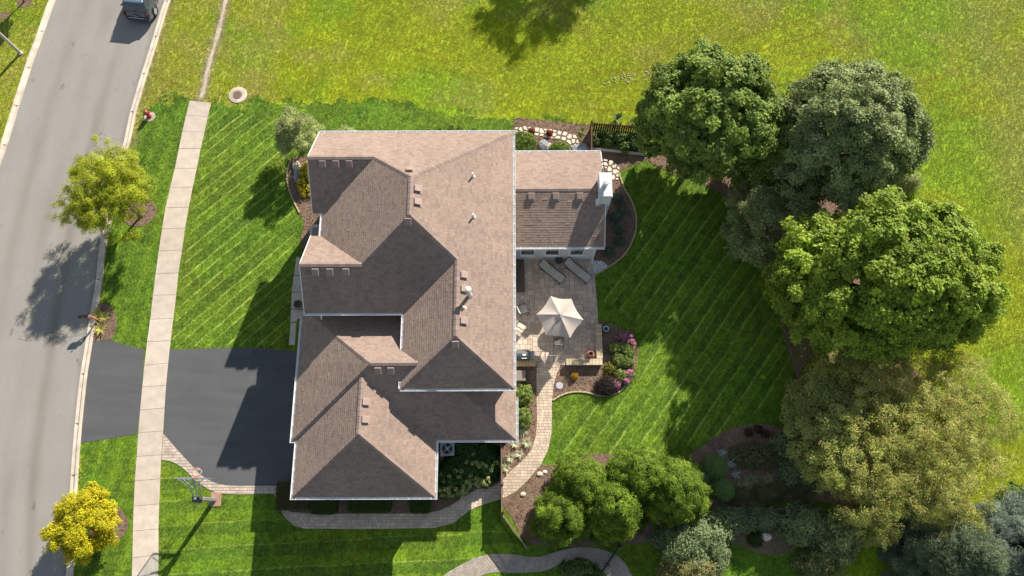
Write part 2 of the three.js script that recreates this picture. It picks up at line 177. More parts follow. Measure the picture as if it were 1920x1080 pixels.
  if (x > -12) return [Math.max(0.02, r), Math.max(0.03, g), Math.max(0.004, bl)];
  const d = distLine(trail, x, z); if (d < 0.6 && z < -26.8) { const e = 0.8 * sm(0.6, 0.1, d + 0.2 * c); r += e * (0.34 - r); g += e * (0.28 - g); bl += e * (0.18 - bl); }
  const dk = distLine(kerbR, x, z); if (dk < 1.3 && z < -20) { const e = 0.5 * sm(1.3, 0.5, dk + 0.4 * b); r += e * (0.3 - r); g += e * (0.25 - g); bl += e * (0.11 - bl); }
  return [Math.max(0.02, r), Math.max(0.03, g), Math.max(0.004, bl)];
}
// ---------------------------------------------------------------- the setting
{
  struct('ground', 'green ground around the plot', new THREE.PlaneGeometry(900, 900).rotateX(-Math.PI / 2).translate(0, -0.02, 0), std({ map: speckle(0.235, 0.315, 0.012, 0.6, 30, 7, 0.4), roughness: 1 }));
  const W = 1800, H = 1120, X0 = -45, X1 = 45, Z0 = -46, Z1 = 10;
  const t = tex(W, H, (i, j) => { const x = X0 + (i + 0.5) / W * (X1 - X0), z = Z1 + (j + 0.5) / H * (Z0 - Z1), c = turf(x, z), k = 0.75 + 0.5 * rnd(); return [c[0] * k, c[1] * k, c[2] * k]; });
  const g = new THREE.PlaneGeometry(X1 - X0, Z1 - Z0).rotateX(-Math.PI / 2).translate(0, 0, (Z0 + Z1) / 2);
  const lawn = struct('lawn', 'mown lawn round the house and rougher yellow green field beyond it', g, std({ map: t, roughness: 1 }));
  // road with worn wheel tracks and stains
  const rx0 = -40, rx1 = -22, rz0 = -46, rz1 = 10;
  const rt = tex(640, 2000, (i, j) => {
    const x = rx0 + (i + 0.5) / 640 * (rx1 - rx0), z = rz1 + (j + 0.5) / 2000 * (rz0 - rz1), d = distLine(kerbR, x, z), q = d + 0.25 * fbm(x * 0.5, z * 0.12, 40, 3);
    let k = 1 + 0.14 * (rnd() - 0.5) + 0.09 * fbm(x * 1.5, z * 0.3, 41) + 0.1 * fbm(x * 0.35, z * 0.35, 43);
    const streak = Math.exp(-((q - 2.1) ** 2) / 0.12) + 0.7 * Math.exp(-((q - 3.7) ** 2) / 0.2) + 0.6 * Math.exp(-((q - 5.6) ** 2) / 0.15), ww = clamp(0.5 + 1.5 * fbm(x * 0.4, z * 0.08, 47, 3));
    k *= 1 - 0.27 * streak * ww; if (d < 0.5) k *= 1 - 0.22 * sm(0.5, 0.05, d + 0.25 * ww); const seal = Math.abs(z + 10.9 + 0.5 * nz(x * 0.6, 3) + (x + 28) * 0.12); if (seal < 0.05 && q < 4.2) k *= 0.8; const seal2 = Math.abs(z + 24.5 + 0.4 * nz(x * 0.5, 9)); if (seal2 < 0.04 && q < 2.2) k *= 0.86; const spot = sm(0.3, 0.6, fbm(x * 1.4, z * 0.8, 50, 5)); k *= 1 - 0.35 * spot;
    return [0.262 * k, (0.245 - 0.006 * streak * ww) * k, (0.225 - 0.02 * streak * ww) * k];
  });
  const rg = flat(roadPoly.filter((p) => p[1] > -90 && p[1] < 45), 0.012), uv = rg.attributes.uv, P = rg.attributes.position;
  for (let i = 0; i < uv.count; i++) uv.setXY(i, (P.getX(i) - rx0) / (rx1 - rx0), (P.getZ(i) - rz1) / (rz0 - rz1));
  struct('road', 'pale grey asphalt street at the left', rg, std({ map: rt, roughness: 0.92, bumpMap: grainBump, bumpScale: 0.003 }));
  // kerbs with gutter pans, cast in sections
  function kerb(line, side, label) {
    const grp = new THREE.Group(); grp.name = numbered('kerb'); grp.userData = { label, kind: 'structure' }; scene.add(grp);
    const pts = resample(line.filter((p) => p[1] > -44 && p[1] < 9), 0.75), prof = [[0, 0.0], [0, 0.03], [0.2, 0.022], [0.27, 0.1], [0.3, 0.115], [0.42, 0.12], [0.44, 0.1], [0.44, 0]];
    for (let s = 0; s + 4 < pts.length; s += 4) {
      const cut = pts.slice(s, s + 5).map((p) => [...p]), a = cut[0], b = cut[1], e = cut[4], f = cut[3];
      a[0] += (b[0] - a[0]) * 0.014; a[1] += (b[1] - a[1]) * 0.014; e[0] += (f[0] - e[0]) * 0.014; e[1] += (f[1] - e[1]) * 0.014;
      const pos = [], uvs = [], low = side > 0 && cut[2][1] > -10.5 && cut[2][1] < -4.2;
      const rows = prof.map(([d, y]) => offset(cut, side * d).map((p) => [p[0], low ? Math.min(y, 0.035) : y, p[1]]));
      const quad = (A, B, C, D) => { for (const p of side > 0 ? [A, C, B, A, D, C] : [A, B, C, A, C, D]) { pos.push(...p); uvs.push(p[0], p[2]); } };
      for (let k = 0; k + 1 < rows.length; k++) for (let i = 0; i < 4; i++) quad(rows[k][i], rows[k][i + 1], rows[k + 1][i + 1], rows[k + 1][i]);
      for (const i of [0, 4]) for (let k = 1; k + 1 < rows.length; k++) for (const p of [rows[0][i], rows[k][i], rows[k + 1][i]]) { pos.push(...p); uvs.push(p[0], p[1]); }
      const q = new THREE.BufferGeometry(); q.setAttribute('position', new THREE.Float32BufferAttribute(pos, 3)); q.setAttribute('uv', new THREE.Float32BufferAttribute(uvs, 2)); q.computeVertexNormals();
      mesh('kerb_section', q, M.kerb, grp);
    }
    mesh('joint_bed', flat([...offset(pts, side * 0.005), ...offset(pts, side * 0.43).reverse()], 0.006), M.joint, grp);
  }
  kerb(kR, -1, 'pale concrete kerb and gutter on the house side of the street');
  kerb(kL, 1, 'pale concrete kerb and gutter on the far side of the street');
  const dt = new THREE.Group();
}
function paved(name, label, pairs, mat, y1) {
  const g = new THREE.Group(); g.name = name; g.userData = { label, kind: 'structure' }; scene.add(g);
  for (const q of pairs) mesh('slab', prism(q, -0.02, y1 + rr(-0.003, 0.004), 0.008), mat, g);
  return g;
}
{
  const lerp = (a, b, t) => [a[0] + (b[0] - a[0]) * t, a[1] + (b[1] - a[1]) * t], e = 0.006;
  const slabs = []; for (let i = 0; i + 1 < walkL.length; i++) slabs.push([lerp(walkL[i], walkL[i + 1], e), lerp(walkR[i], walkR[i + 1], e), lerp(walkR[i + 1], walkR[i], e), lerp(walkL[i + 1], walkL[i], e)]);
  const tints = [0.93, 1, 1.04, 0.97].map((k) => { const m = M.concrete.clone(); m.color = lin(k, k, k * 0.99); return m; });
  const g = new THREE.Group(); g.name = 'sidewalk'; g.userData = { label: 'pale concrete sidewalk of square slabs beside the street', kind: 'structure' }; scene.add(g);
  slabs.forEach((q, i) => mesh('slab', prism(q, -0.02, 0.03 + 0.003 * (i % 3), 0.006), tints[(i * 7 + (i >> 1)) % 4], g));
  mesh('joint_bed', flat(walkPoly, 0.016), M.joint, g);
  struct('driveway_apron', 'dark asphalt strip of driveway between street and sidewalk', flat(apronPoly, 0.014), M.driveway);
  struct('driveway', 'dark sealed asphalt driveway in front of the garage', flat(drivePoly, 0.014), M.driveway);
  const ew = new THREE.Group(); ew.name = 'entry_walk'; ew.userData = { label: 'narrow concrete walk along the front of the house', kind: 'structure' }; scene.add(ew);
  for (const q of [[[-13.76, -16], [-13.83, -14.78], [-12.92, -14.78], [-12.75, -15.71]], [[-13.83, -14.73], [-13.86, -13.68], [-12.93, -13.68], [-12.91, -14.72]], [[-13.86, -13.63], [-13.82, -12.57], [-12.95, -12.57], [-12.93, -13.63]], [[-13.82, -12.52], [-13.78, -11.71], [-13.41, -11.71], [-13.36, -11.91], [-12.9, -11.98], [-12.94, -12.51]], [[-13.77, -11.66], [-13.75, -10.25], [-13.39, -10.25], [-13.41, -11.66]]]) mesh('slab', prism(q, -0.02, 0.03, 0.006), M.concrete, ew);
  const beds = ['front corner', 'rock edged north', 'east', 'flower', 'side path', 'hosta', 'hedge', 'conifer', 'back', 'mailbox', 'shady tree'];
  mulchBeds.slice(0, 11).forEach((p, i) => struct('mulch_bed', 'brown mulch of the ' + beds[i] + ' bed', flat(p, 0.008 + 0.0012 * i), M.mulch));
  struct('mulch_ring', 'brown mulch ring under the green street tree', flat(ringStreet, 0.02), M.mulch); struct('mulch_ring', 'brown mulch ring under the yellow street tree', flat(ringYellow, 0.02), M.mulch);
  struct('mulch_ring', 'mulch ring across the street at the frame corner', flat(ringTL, 0.02), M.mulch); struct('mulch_ring', 'small mulch patch across the street', flat(ringTL2, 0.02), M.mulch);
  struct('dirt_patch', 'bare shaded soil among the shrubs by the south lawn', flat(dirtS, 0.009), M.mulch);
  const tr = offset(trail, 0.12).map((p, i) => [p[0] + 0.08 * Math.sin(i * 2.3), p[1]]), tl = offset(trail, -0.1).map((p, i) => [p[0] + 0.06 * Math.cos(i * 3.1), p[1]]);
  struct('dirt_trail', 'worn pale dirt trail through the grass above the sidewalk', flat(smooth([...tr, ...tl.reverse()], 4), 0.009), M.soil);
}
// ---------------------------------------------------------------- laid pieces: clip convex cells to an outline and give each its own edges
function clip(poly, cell) {
  let out = poly;
  for (let i = 0; i < cell.length && out.length; i++) {
    const [ax, ay] = cell[i], [bx, by] = cell[(i + 1) % cell.length], s = (p) => (bx - ax) * (p[1] - ay) - (by - ay) * (p[0] - ax), inp = out; out = [];
    for (let k = 0; k < inp.length; k++) { const p = inp[k], q = inp[(k + 1) % inp.length], a = s(p), b = s(q); if (a >= 0) out.push(p); if ((a >= 0) !== (b >= 0)) { const t = a / (a - b); out.push([p[0] + (q[0] - p[0]) * t, p[1] + (q[1] - p[1]) * t]); } }
  }
  return out;
}
const area2 = (p) => p.reduce((s, a, i) => { const b = p[(i + 1) % p.length]; return s + a[0] * b[1] - b[0] * a[1]; }, 0);
const cellOf = (u0, u1, v0, v1) => [[u0, v0], [u1, v0], [u1, v1], [u0, v1]];
// cells -> one geometry (or many): at(u, v, h) gives the point, height(u, v, cell) the top of the piece, tint() its colour
function pieces(outline, cells, at, height, tint, drop, many) {
  if (area2(outline) < 0) outline = [...outline].reverse();
  const list = []; let pos = [], col = [], uv = [];
  for (const cell of cells) {
    const c = clip(outline, cell); if (c.length < 3 || Math.abs(area2(c)) < 0.004) continue;
    if (many) { pos = []; col = []; uv = []; }
    const h = height(cell), t = tint(cell), put = (p, hh) => { const q = at(p[0], p[1], hh); pos.push(q[0], q[1], q[2]); col.push(t[0], t[1], t[2]); uv.push(p[0], p[1]); };
    for (let i = 1; i + 1 < c.length; i++) { put(c[0], h(c[0])); put(c[i], h(c[i])); put(c[i + 1], h(c[i + 1])); }
    for (let i = 0; i < c.length; i++) { const a = c[i], b = c[(i + 1) % c.length]; put(a, h(a)); put(a, drop); put(b, drop); put(a, h(a)); put(b, drop); put(b, h(b)); }
    if (many) list.push([Math.abs(area2(c)), geo()]);
  }
  function geo() { const g = new THREE.BufferGeometry(); g.setAttribute('position', new THREE.Float32BufferAttribute(pos, 3)); g.setAttribute('color', new THREE.Float32BufferAttribute(col, 3)); g.setAttribute('uv', new THREE.Float32BufferAttribute(uv, 2)); g.computeVertexNormals(); return g; }
  return many ? list : geo();
}
const onGround = (u, v, h) => [u, h, -v];
const paverTint = (base, v = 0.16) => () => { const k = 1 + v * (rnd() * 2 - 1), w = rr(-0.03, 0.03); return [base[0] * k * (1 + w), base[1] * k, base[2] * k * (1 - w)]; };
function layPath(name, label, poly, base, w, d, turn, bond) {
  const g = new THREE.Group(); g.name = name; g.userData = { label, kind: 'structure' }; scene.add(g);
  mesh('joint_bed', flat(poly, 0.017), std({ color: lin(base[0] * 0.62, base[1] * 0.6, base[2] * 0.57), roughness: 1 }), g);
  const P = poly.map(([x, z]) => [x, -z]), xs = P.map((p) => p[0]), ys = P.map((p) => p[1]), cells = [], cx = (Math.min(...xs) + Math.max(...xs)) / 2, cy = (Math.min(...ys) + Math.max(...ys)) / 2, R = Math.hypot(Math.max(...xs) - cx, Math.max(...ys) - cy) + 1, c = Math.cos(turn), s = Math.sin(turn), gap = 0.011;
  const add = (u0, u1, v0, v1) => cells.push(cellOf(u0 + gap, u1 - gap, v0 + gap, v1 - gap).map(([u, v]) => [cx + u * c - v * s, cy + u * s + v * c]));
  if (bond === 'herringbone') { const n = Math.ceil(R / w) + 4; for (let i = -n; i < n; i++) for (let j = -n; j < n; j++) { const k = ((i - j) % 4 + 4) % 4; if (k === 0) add(i * w, (i + 2) * w, j * w, (j + 1) * w); if (k === 3) add(i * w, (i + 1) * w, j * w, (j + 2) * w); } }
  else for (let j = -Math.ceil(R / d); j * d < R; j++) { let u = -R + rr(0, w); while (u < R) { const L = w * (rnd() < 0.3 ? 0.66 : rnd() < 0.4 ? 1.34 : 1); add(u, u + L, j * d, (j + 1) * d); u += L; } }
  const near = cells.filter((q) => inside(poly, q[0][0], -q[0][1]) || inside(poly, q[2][0], -q[2][1]) || inside(poly, q[1][0], -q[1][1]) || inside(poly, q[3][0], -q[3][1]));
  const m = mesh('paver', pieces(P, near, onGround, () => { const y = 0.034 + rr(-0.003, 0.003); return () => y; }, paverTint(base), 0.01), M.paver, g); m.userData.kind = 'stuff';
  return g;
}
srand(11);
layPath('front_path', 'light paver path along the hedges curving up to the patio', frontPath, [0.6, 0.48, 0.37], 0.24, 0.17, 0, 'course');
layPath('driveway_border', 'pinkish paver strip edging the driveway corner', borderPoly, [0.52, 0.43, 0.355], 0.24, 0.17, 0, 'course');
layPath('garden_path', 'curving grey herringbone brick path at the bottom', lowPath, [0.42, 0.36, 0.3], 0.12, 0.12, 0.5, 'herringbone');
{ // patio: random slabs on a small grid, a soldier course along its edges
  const g = new THREE.Group(); g.name = 'patio'; g.userData = { label: 'brown paver patio behind the house under the parasol', kind: 'structure' }; scene.add(g);
  mesh('joint_bed', flat(patioPoly, 0.019), std({ color: lin(0.32, 0.26, 0.21), roughness: 1 }), g);
  const P = patioPoly.map(([x, z]) => [x, -z]), U = 0.158, nx = 33, ny = 43, used = {}, cells = [], gp = 0.012, v0 = 9.14;
  const free = (i, j, w, h) => { for (let a = 0; a < w; a++) for (let b = 0; b < h; b++) if (i + a >= nx || j + b >= ny || used[(i + a) + '_' + (j + b)]) return false; return true; };
  for (let j = 0; j < ny; j++) for (let i = 0; i < nx; i++) { if (used[i + '_' + j]) continue; const opts = [[2, 2], [3, 2], [2, 3], [2, 1], [1, 2], [3, 3], [1, 1]]; if (rnd() < 0.6) opts.unshift(opts.splice(Math.floor(rnd() * 5), 1)[0]); const o = opts.find(([w, h]) => free(i, j, w, h)); for (let a = 0; a < o[0]; a++) for (let b = 0; b < o[1]; b++) used[(i + a) + '_' + (j + b)] = 1; cells.push(cellOf(i * U + gp, (i + o[0]) * U - gp, v0 + j * U + gp, v0 + (j + o[1]) * U - gp)); }
  for (let u = 0.02; u < 5.4; u += 0.135) cells.push(cellOf(u + 0.007, u + 0.128, 8.95, v0 - 0.012));
  for (let v = v0; v < 15.9; v += 0.135) cells.push(cellOf(nx * U + 0.01, 5.6, v + 0.007, v + 0.128));
  const L = pieces(P, cells, onGround, () => { const y = 0.036 + rr(-0.003, 0.004); return () => y; }, paverTint([0.6, 0.475, 0.38], 0.16), 0.01, true).sort((a, b) => b[0] - a[0]);
  L.slice(0, 298).forEach(([, q]) => mesh('paver', q, M.paver, g));
  mesh('small_paver', L.slice(298).map((q) => q[1]), M.paver, g).userData.kind = 'stuff';
}
// ---------------------------------------------------------------- the house
const house = thing('house', 'large two storey house with brown shingle hip roofs and white gutters', 'house');
const M2 = {
  shingle: std({ color: 0xffffff, vertexColors: true, roughness: 0.93, bumpMap: grainBump, bumpScale: 0.003 }), deck: std({ color: lin(0.07, 0.055, 0.05), roughness: 1 }),
  cap: [0.9, 1, 1.1].map((k) => std({ color: lin(0.25 * k, 0.185 * k, 0.16 * k), roughness: 0.95 })), vent: std({ color: lin(0.3, 0.22, 0.19), roughness: 0.6 }),
};
function roofPlane(name, pts, cover = true) {
  const p = pts.map((q) => V(...q)), n = V(0, 0, 0); for (let i = 1; i + 1 < p.length; i++) n.add(p[i].clone().sub(p[0]).cross(p[i + 1].clone().sub(p[0]))); n.normalize(); if (n.y < 0) n.negate();
  const U = V(0, 1, 0).cross(n).normalize(), W = n.clone().cross(U).normalize(), O = p.reduce((a, b) => (a.y <= b.y ? a : b)).clone();
  const at = (u, v, h) => [O.x + U.x * u + W.x * v + n.x * h, O.y + U.y * u + W.y * v + n.y * h, O.z + U.z * u + W.z * v + n.z * h];
  let P = p.map((q) => { const d = q.clone().sub(O); return [d.dot(U), d.dot(W)]; }); if (area2(P) < 0) P.reverse();
  const tri = THREE.ShapeUtils.triangulateShape(P.map((q) => new THREE.Vector2(...q)), []), pos = [];
  for (const t of tri) { for (const i of t) pos.push(...at(...P[i], 0)); for (const i of [t[0], t[2], t[1]]) pos.push(...at(...P[i], -0.1)); }
  for (let i = 0; i < P.length; i++) { const a = P[i], b = P[(i + 1) % P.length]; for (const [q, h] of [[a, 0], [a, -0.1], [b, -0.1], [a, 0], [b, -0.1], [b, 0]]) pos.push(...at(...q, h)); }
  const g = new THREE.BufferGeometry(); g.setAttribute('position', new THREE.Float32BufferAttribute(pos, 3)); g.computeVertexNormals();
  const deck = mesh(name, g, M2.deck, house);
  const us = P.map((q) => q[0]), vs = P.map((q) => q[1]), u0 = Math.min(...us), u1 = Math.max(...us), v1 = Math.max(...vs), ex = 0.148, cells = [];
  for (let r = 0; r * ex < v1; r++) { const jog = rr(0, 0.3); let u = u0 - jog; while (u < u1) { const w = rr(0.13, 0.3); cells.push(cellOf(u + 0.003, u + w - 0.003, r * ex - 0.004, (r + 1) * ex)); u += w; } }
  const kinds = [[0.272, 0.198, 0.16], [0.258, 0.187, 0.15], [0.288, 0.21, 0.171], [0.232, 0.168, 0.136], [0.273, 0.202, 0.164]];
  const sh = mesh('shingles', pieces(P, cells, at, (c) => { const t = rnd() < 0.04 ? rr(0.018, 0.024) : rr(0.009, 0.015), b = c[0][1]; return (q) => 0.004 + t * clamp(1 - (q[1] - b) / ex * 0.8); }, (c) => { const k = kinds[Math.floor(rnd() * 5)], f = rr(0.95, 1.05) * (1 + 0.2 * fbm(c[0][0] * 0.9, c[0][1] * 0.16, 90 + O.x, 3) + 0.12 * nz(c[0][0] * 0.3, c[0][1] * 0.3, 95 + O.z)); return [k[0] * f, k[1] * f, k[2] * f]; }, 0.001), M2.shingle, deck);
  sh.userData.kind = 'stuff'; deck.userData.plane = 1; delete deck.userData.plane;
  return deck;
}
srand(21);
const e1 = 3.39, e2 = 5.56, h1 = 8.821, h2 = 7.36, hA = 7.438, hB = 7.214, hg = 5.68, hc = 6.139;
const R0 = roofPlane('roof', [[-11.36, e2, -21.8], [0.08, e2, -21.8], [-5.355, h1, -17.364], [-7.66, hA, -19.245], [-11.36, hA, -19.245]]);
roofPlane('roof', [[0.08, e2, -21.8], [0.08, e2, -6.59], [-2.92, h2, -9.039], [-2.92, h2, -13.219], [-5.355, h1, -15.206], [-5.355, h1, -17.364]]);
const RS = roofPlane('roof', [[-11.36, e2, -10.77], [-5.92, e2, -10.77], [-2.92, h2, -13.219], [-5.355, h1, -15.206], [-8.03, hB, -13.02], [-11.36, hB, -13.02]]);
roofPlane('roof', [[-10.79, e2, -16.69], [-10.79, e2, -15.27], [-8.03, hB, -13.02], [-5.355, h1, -15.206], [-5.355, h1, -17.364], [-7.66, hA, -19.245]]);
roofPlane('roof', [[-11.36, hA, -19.245], [-7.66, hA, -19.245], [-10.79, e2, -16.69], [-11.36, e2, -16.69]]);
roofPlane('roof', [[-11.36, hB, -13.02], [-8.03, hB, -13.02], [-10.79, e2, -15.27], [-11.36, e2, -15.27]]);
roofPlane('roof', [[-5.92, e2, -10.77], [-2.92, h2, -13.219], [-2.92, h2, -9.039], [-5.92, e2, -6.59]]);
roofPlane('roof', [[-5.92, e2, -6.59], [-2.92, h2, -9.039], [0.08, e2, -6.59]]);
// lower roof over the garage
const X0 = -12.09, X1 = 0.2, zc = -7.86, xe = -7.51;
const zn = -11.16, hipX = X0 + (xe - X0) * (zn + 11.6) / 3.74, hipY = e1 + (hc - e1) * (zn + 11.6) / 3.74;
roofPlane('roof', [[hipX, hipY, zn], [-4.9, hipY, zn], [-4.4, hc, zc], [xe, hc, zc]]);
roofPlane('roof', [[X0, e1, zn], [X0, e1, -4.12], [xe, hc, zc], [hipX, hipY, zn]]);
roofPlane('roof', [[X0, e1, -4.12], [-11.82, e1, -4.12], [-8.005, hg, -7.236], [-4.19, e1, -4.12], [X1, e1, -4.12], [X1 - 4.58, hc, zc], [xe, hc, zc]]);
roofPlane('roof', [[X1, e1, -4.12], [X1, e1, -6.95], [X1 - 3.46, e1 + 2.077, -6.95]]);
roofPlane('roof', [[-11.82, e1, -1.116], [-8.005, hg, -4.232], [-8.005, hg, -7.236], [-11.82, e1, -4.12]]);
roofPlane('roof', [[-4.19, e1, -1.116], [-8.005, hg, -4.232], [-8.005, hg, -7.236], [-4.19, e1, -4.12]]);
roofPlane('roof', [[-11.82, e1, -1.116], [-4.19, e1, -1.116], [-8.005, hg, -4.232]]);
// sun room roof and the small porch roof
const e3 = 2.9, h3 = 4.3, zr = -18.71;
roofPlane('sunroom_roof', [[-0.28, e3, -21.86], [5.57, e3, -21.86], [5.57, h3, zr], [-0.28, h3, zr]]);
roofPlane('sunroom_roof', [[-0.28, e3, -15.56], [5.57, e3, -15.56], [5.57, h3, zr], [-0.28, h3, zr]]);
roofPlane('porch_roof', [[-12.0, 3.15, -16.75], [-12.0, 3.15, -14.8], [-10.42, 3.75, -14.8], [-10.42, 3.75, -16.75]]);
// hip and ridge caps
const capGeo = (() => { const s = []; for (const k of [-1, 1]) s.push(new THREE.BoxGeometry(0.15, 0.014, 0.33).translate(k * 0.07, 0, 0).applyMatrix4(new THREE.Matrix4().makeRotationZ(-k * 0.42))); return merge(s); })();
function caps(a, b) {
  const A = V(...a), B = V(...b), d = B.clone().sub(A), L = d.length(), n = Math.round(L / 0.3); d.normalize();
  const x = V(0, 1, 0).cross(d).normalize(), y = d.clone().cross(x), m = new THREE.Matrix4();
  for (let i = 0; i < n; i++) { const c = mesh('ridge_cap', capGeo, M2.cap[Math.floor(rnd() * 3)], R0), q = A.clone().addScaledVector(d, (i + 0.5) * L / n).addScaledVector(y, 0.025); m.makeBasis(x, y, d).setPosition(q); c.applyMatrix4(m); c.rotateX(-0.035); }
}
caps([-11.36, hA, -19.245], [-7.66, hA, -19.245]); caps([-7.66, hA, -19.245], [-5.355, h1, -17.364]); caps([0.08, e2, -21.8], [-5.355, h1, -17.364]);
caps([-5.355, h1, -17.364], [-5.355, h1, -15.206]); caps([-2.92, h2, -13.219], [-5.355, h1, -15.206]); caps([-11.36, hB, -13.02], [-8.03, hB, -13.02]); caps([-8.03, hB, -13.02], [-5.355, h1, -15.206]);
caps([-2.92, h2, -13.219], [-2.92, h2, -9.039]); caps([-5.92, e2, -6.59], [-2.92, h2, -9.039]); caps([0.08, e2, -6.59], [-2.92, h2, -9.039]);
caps([hipX, hipY, zn], [xe, hc, zc]); caps([X0, e1, -4.12], [xe, hc, zc]); caps([xe, hc, zc], [-5.0, hc, zc]); caps([X1, e1, -4.12], [X1 - 3.3, 5.37, -6.8]);
caps([-8.005, hg, -7.236], [-8.005, hg, -4.232]); caps([-11.82, e1, -1.116], [-8.005, hg, -4.232]); caps([-4.19, e1, -1.116], [-8.005, hg, -4.232]); caps([-0.2, h3, zr], [5.1, h3, zr]);
// walls
const wallTop = [[-10.95, -21.42], [-0.3, -21.42], [-0.3, -7], [-5.5, -7], [-5.5, -11.15], [-10.95, -11.15], [-10.95, -14.85], [-10.42, -14.85], [-10.42, -17.08], [-10.95, -17.08]];
mesh('wall', prism(wallTop, 0, e2 - 0.12), M.siding, house);
mesh('wall', prism([[-11.68, -11.16], [-11.68, -4.52], [-11.4, -4.52], [-11.4, -1.52], [-4.6, -1.52], [-4.6, -4.52], [-0.22, -4.52], [-0.22, -7.2], [-5.4, -7.2], [-5.4, -11.16]], 0, e1 - 0.12), M.siding, house);
mesh('wall', [prism([[-0.31, -21.5], [5.2, -21.5], [5.2, -15.78], [-0.31, -15.78]], 0, e3 - 0.12), ...Array.from({ length: 14 }, (_, i) => box(5.5, 0.012, 0.016, 2.45, 0.3 + i * 0.18, -15.782))], M.siding, house);
const gable = (x, z0, z1, y0, y1, w) => new THREE.ExtrudeGeometry(new THREE.Shape([[z0, y0], [z1, y0], [(z0 + z1) / 2, y1]].map((q) => new THREE.Vector2(...q))), { depth: w, bevelEnabled: false }).rotateY(-Math.PI / 2).translate(x + w, 0, 0);
mesh('gable_wall', gable(-10.96, -21.3, -17.2, e2 - 0.14, hA - 0.35, 0.15), M.siding, house); mesh('gable_wall', gable(-10.96, -14.8, -11.25, e2 - 0.14, hB - 0.35, 0.15), M.siding, house); mesh('gable_wall', gable(5.04, -21.4, -15.9, e3 - 0.14, h3 - 0.16, 0.15), M.siding, house);
// soffits and rake boards
mesh('soffit', prism([[-11.34, -21.78], [0.06, -21.78], [0.06, -6.61], [-5.9, -6.61], [-5.9, -10.79], [-11.34, -10.79], [-11.34, -15.25], [-10.8, -15.25], [-10.8, -16.71], [-11.34, -16.71]], e2 - 0.17, e2 - 0.14), M.white, house);
mesh('soffit', prism([[-12.07, -11.17], [-12.07, -4.14], [-11.8, -4.14], [-11.8, -1.14], [-4.21, -1.14], [-4.21, -4.14], [0.18, -4.14], [0.18, -6.9], [-12.0, -11.17]], e1 - 0.17, e1 - 0.14), M.white, house);
mesh('soffit', prism([[-0.28, -21.84], [5.55, -21.84], [5.55, -15.58], [-0.28, -15.58]], e3 - 0.17, e3 - 0.14), M.white, house);
const rake = [[[-11.37, e2, -21.8], [-11.37, hA, -19.245]], [[-11.37, e2, -16.69], [-11.37, hA, -19.245]], [[-11.37, e2, -15.27], [-11.37, hB, -13.02]], [[-11.37, e2, -10.77], [-11.37, hB, -13.02]], [[5.58, e3, -21.86], [5.58, h3, zr]], [[5.58, e3, -15.56], [5.58, h3, zr]]];
for (const [a, b] of rake) mesh('rake_board', beam([a[0], a[1] - 0.07, a[2]], [b[0], b[1] - 0.07, b[2]], 0.035, 0.17), M.white, house);
// gutters: open troughs with hanger straps
function gutter(x0, z0, x1, z1, y, nx, nz_) {
  const L = Math.hypot(x1 - x0, z1 - z0), cx = (x0 + x1) / 2, cz = (z0 + z1) / 2, alongX = Math.abs(x1 - x0) > Math.abs(z1 - z0), l = [];
  const b = (d, w, h, yy) => l.push(alongX ? box(L + 0.02, h, w, cx, yy, cz + nz_ * d) : box(w, h, L + 0.02, cx + nx * d, yy, cz));
  b(0.008, 0.012, 0.11, y - 0.06); b(0.118, 0.018, 0.12, y - 0.052); b(0.062, 0.1, 0.012, y - 0.108);
  for (const s of [-1, 1]) l.push(alongX ? box(0.012, 0.11, 0.13, cx + s * L / 2, y - 0.057, cz + nz_ * 0.063) : box(0.13, 0.11, 0.012, cx + nx * 0.063, y - 0.057, cz + s * L / 2));
  const n = Math.round(L / 0.62); for (let i = 0; i < n; i++) { const t = (i + 0.5) / n, x = x0 + (x1 - x0) * t, z = z0 + (z1 - z0) * t; l.push(alongX ? box(0.03, 0.014, 0.13, x, y + 0.005, z + nz_ * 0.062) : box(0.13, 0.014, 0.03, x + nx * 0.062, y + 0.005, z)); }
  mesh('gutter', l, M.white, house);
}
gutter(-11.36, -21.8, 0.2, -21.8, e2, 0, -1); gutter(0.08, -21.8, 0.08, -6.5, e2, 1, 0); gutter(-5.95, -6.59, 0.2, -6.59, e2, 0, 1); gutter(-5.92, -7.9, -5.92, -6.6, e2, -1, 0); gutter(-5.92, -10.6, -5.92, -8.45, e2, -1, 0); gutter(-11.36, -10.77, -5.8, -10.77, e2, 0, 1); gutter(-10.79, -16.65, -10.79, -15.3, e2, -1, 0);
gutter(X0, -11.1, X0, -4.0, e1, -1, 0); gutter(-12.2, -4.12, -11.94, -4.12, e1, 0, 1); gutter(-11.82, -4.1, -11.82, -1.0, e1, -1, 0); gutter(-11.94, -1.116, -4.07, -1.116, e1, 0, 1); gutter(-4.19, -4.0, -4.19, -1.116, e1, 1, 0); gutter(-4.19, -4.12, 0.32, -4.12, e1, 0, 1); gutter(X1, -6.45, X1, -4.12, e1, 1, 0);
gutter(0.22, -21.86, 5.57, -21.86, e3, 0, -1); gutter(0.22, -15.56, 5.57, -15.56, e3, 0, 1); gutter(-12.0, -16.75, -12.0, -14.8, 3.15, -1, 0); gutter(-12.0, -16.75, -10.85, -16.75, 3.3, 0, -1);
for (const [x, z, y0, y1] of [[-10.8, -11.06, 4.05, 5.35], [5.1, -15.72, 0.05, 2.8], [-12.0, -4.3, 0.05, 3.25]]) mesh('downspout', [box(0.08, y1 - y0, 0.06, x, (y0 + y1) / 2, z), box(0.08, 0.06, 0.3, x, y0 + 0.05, z + 0.12)], M.white, house);
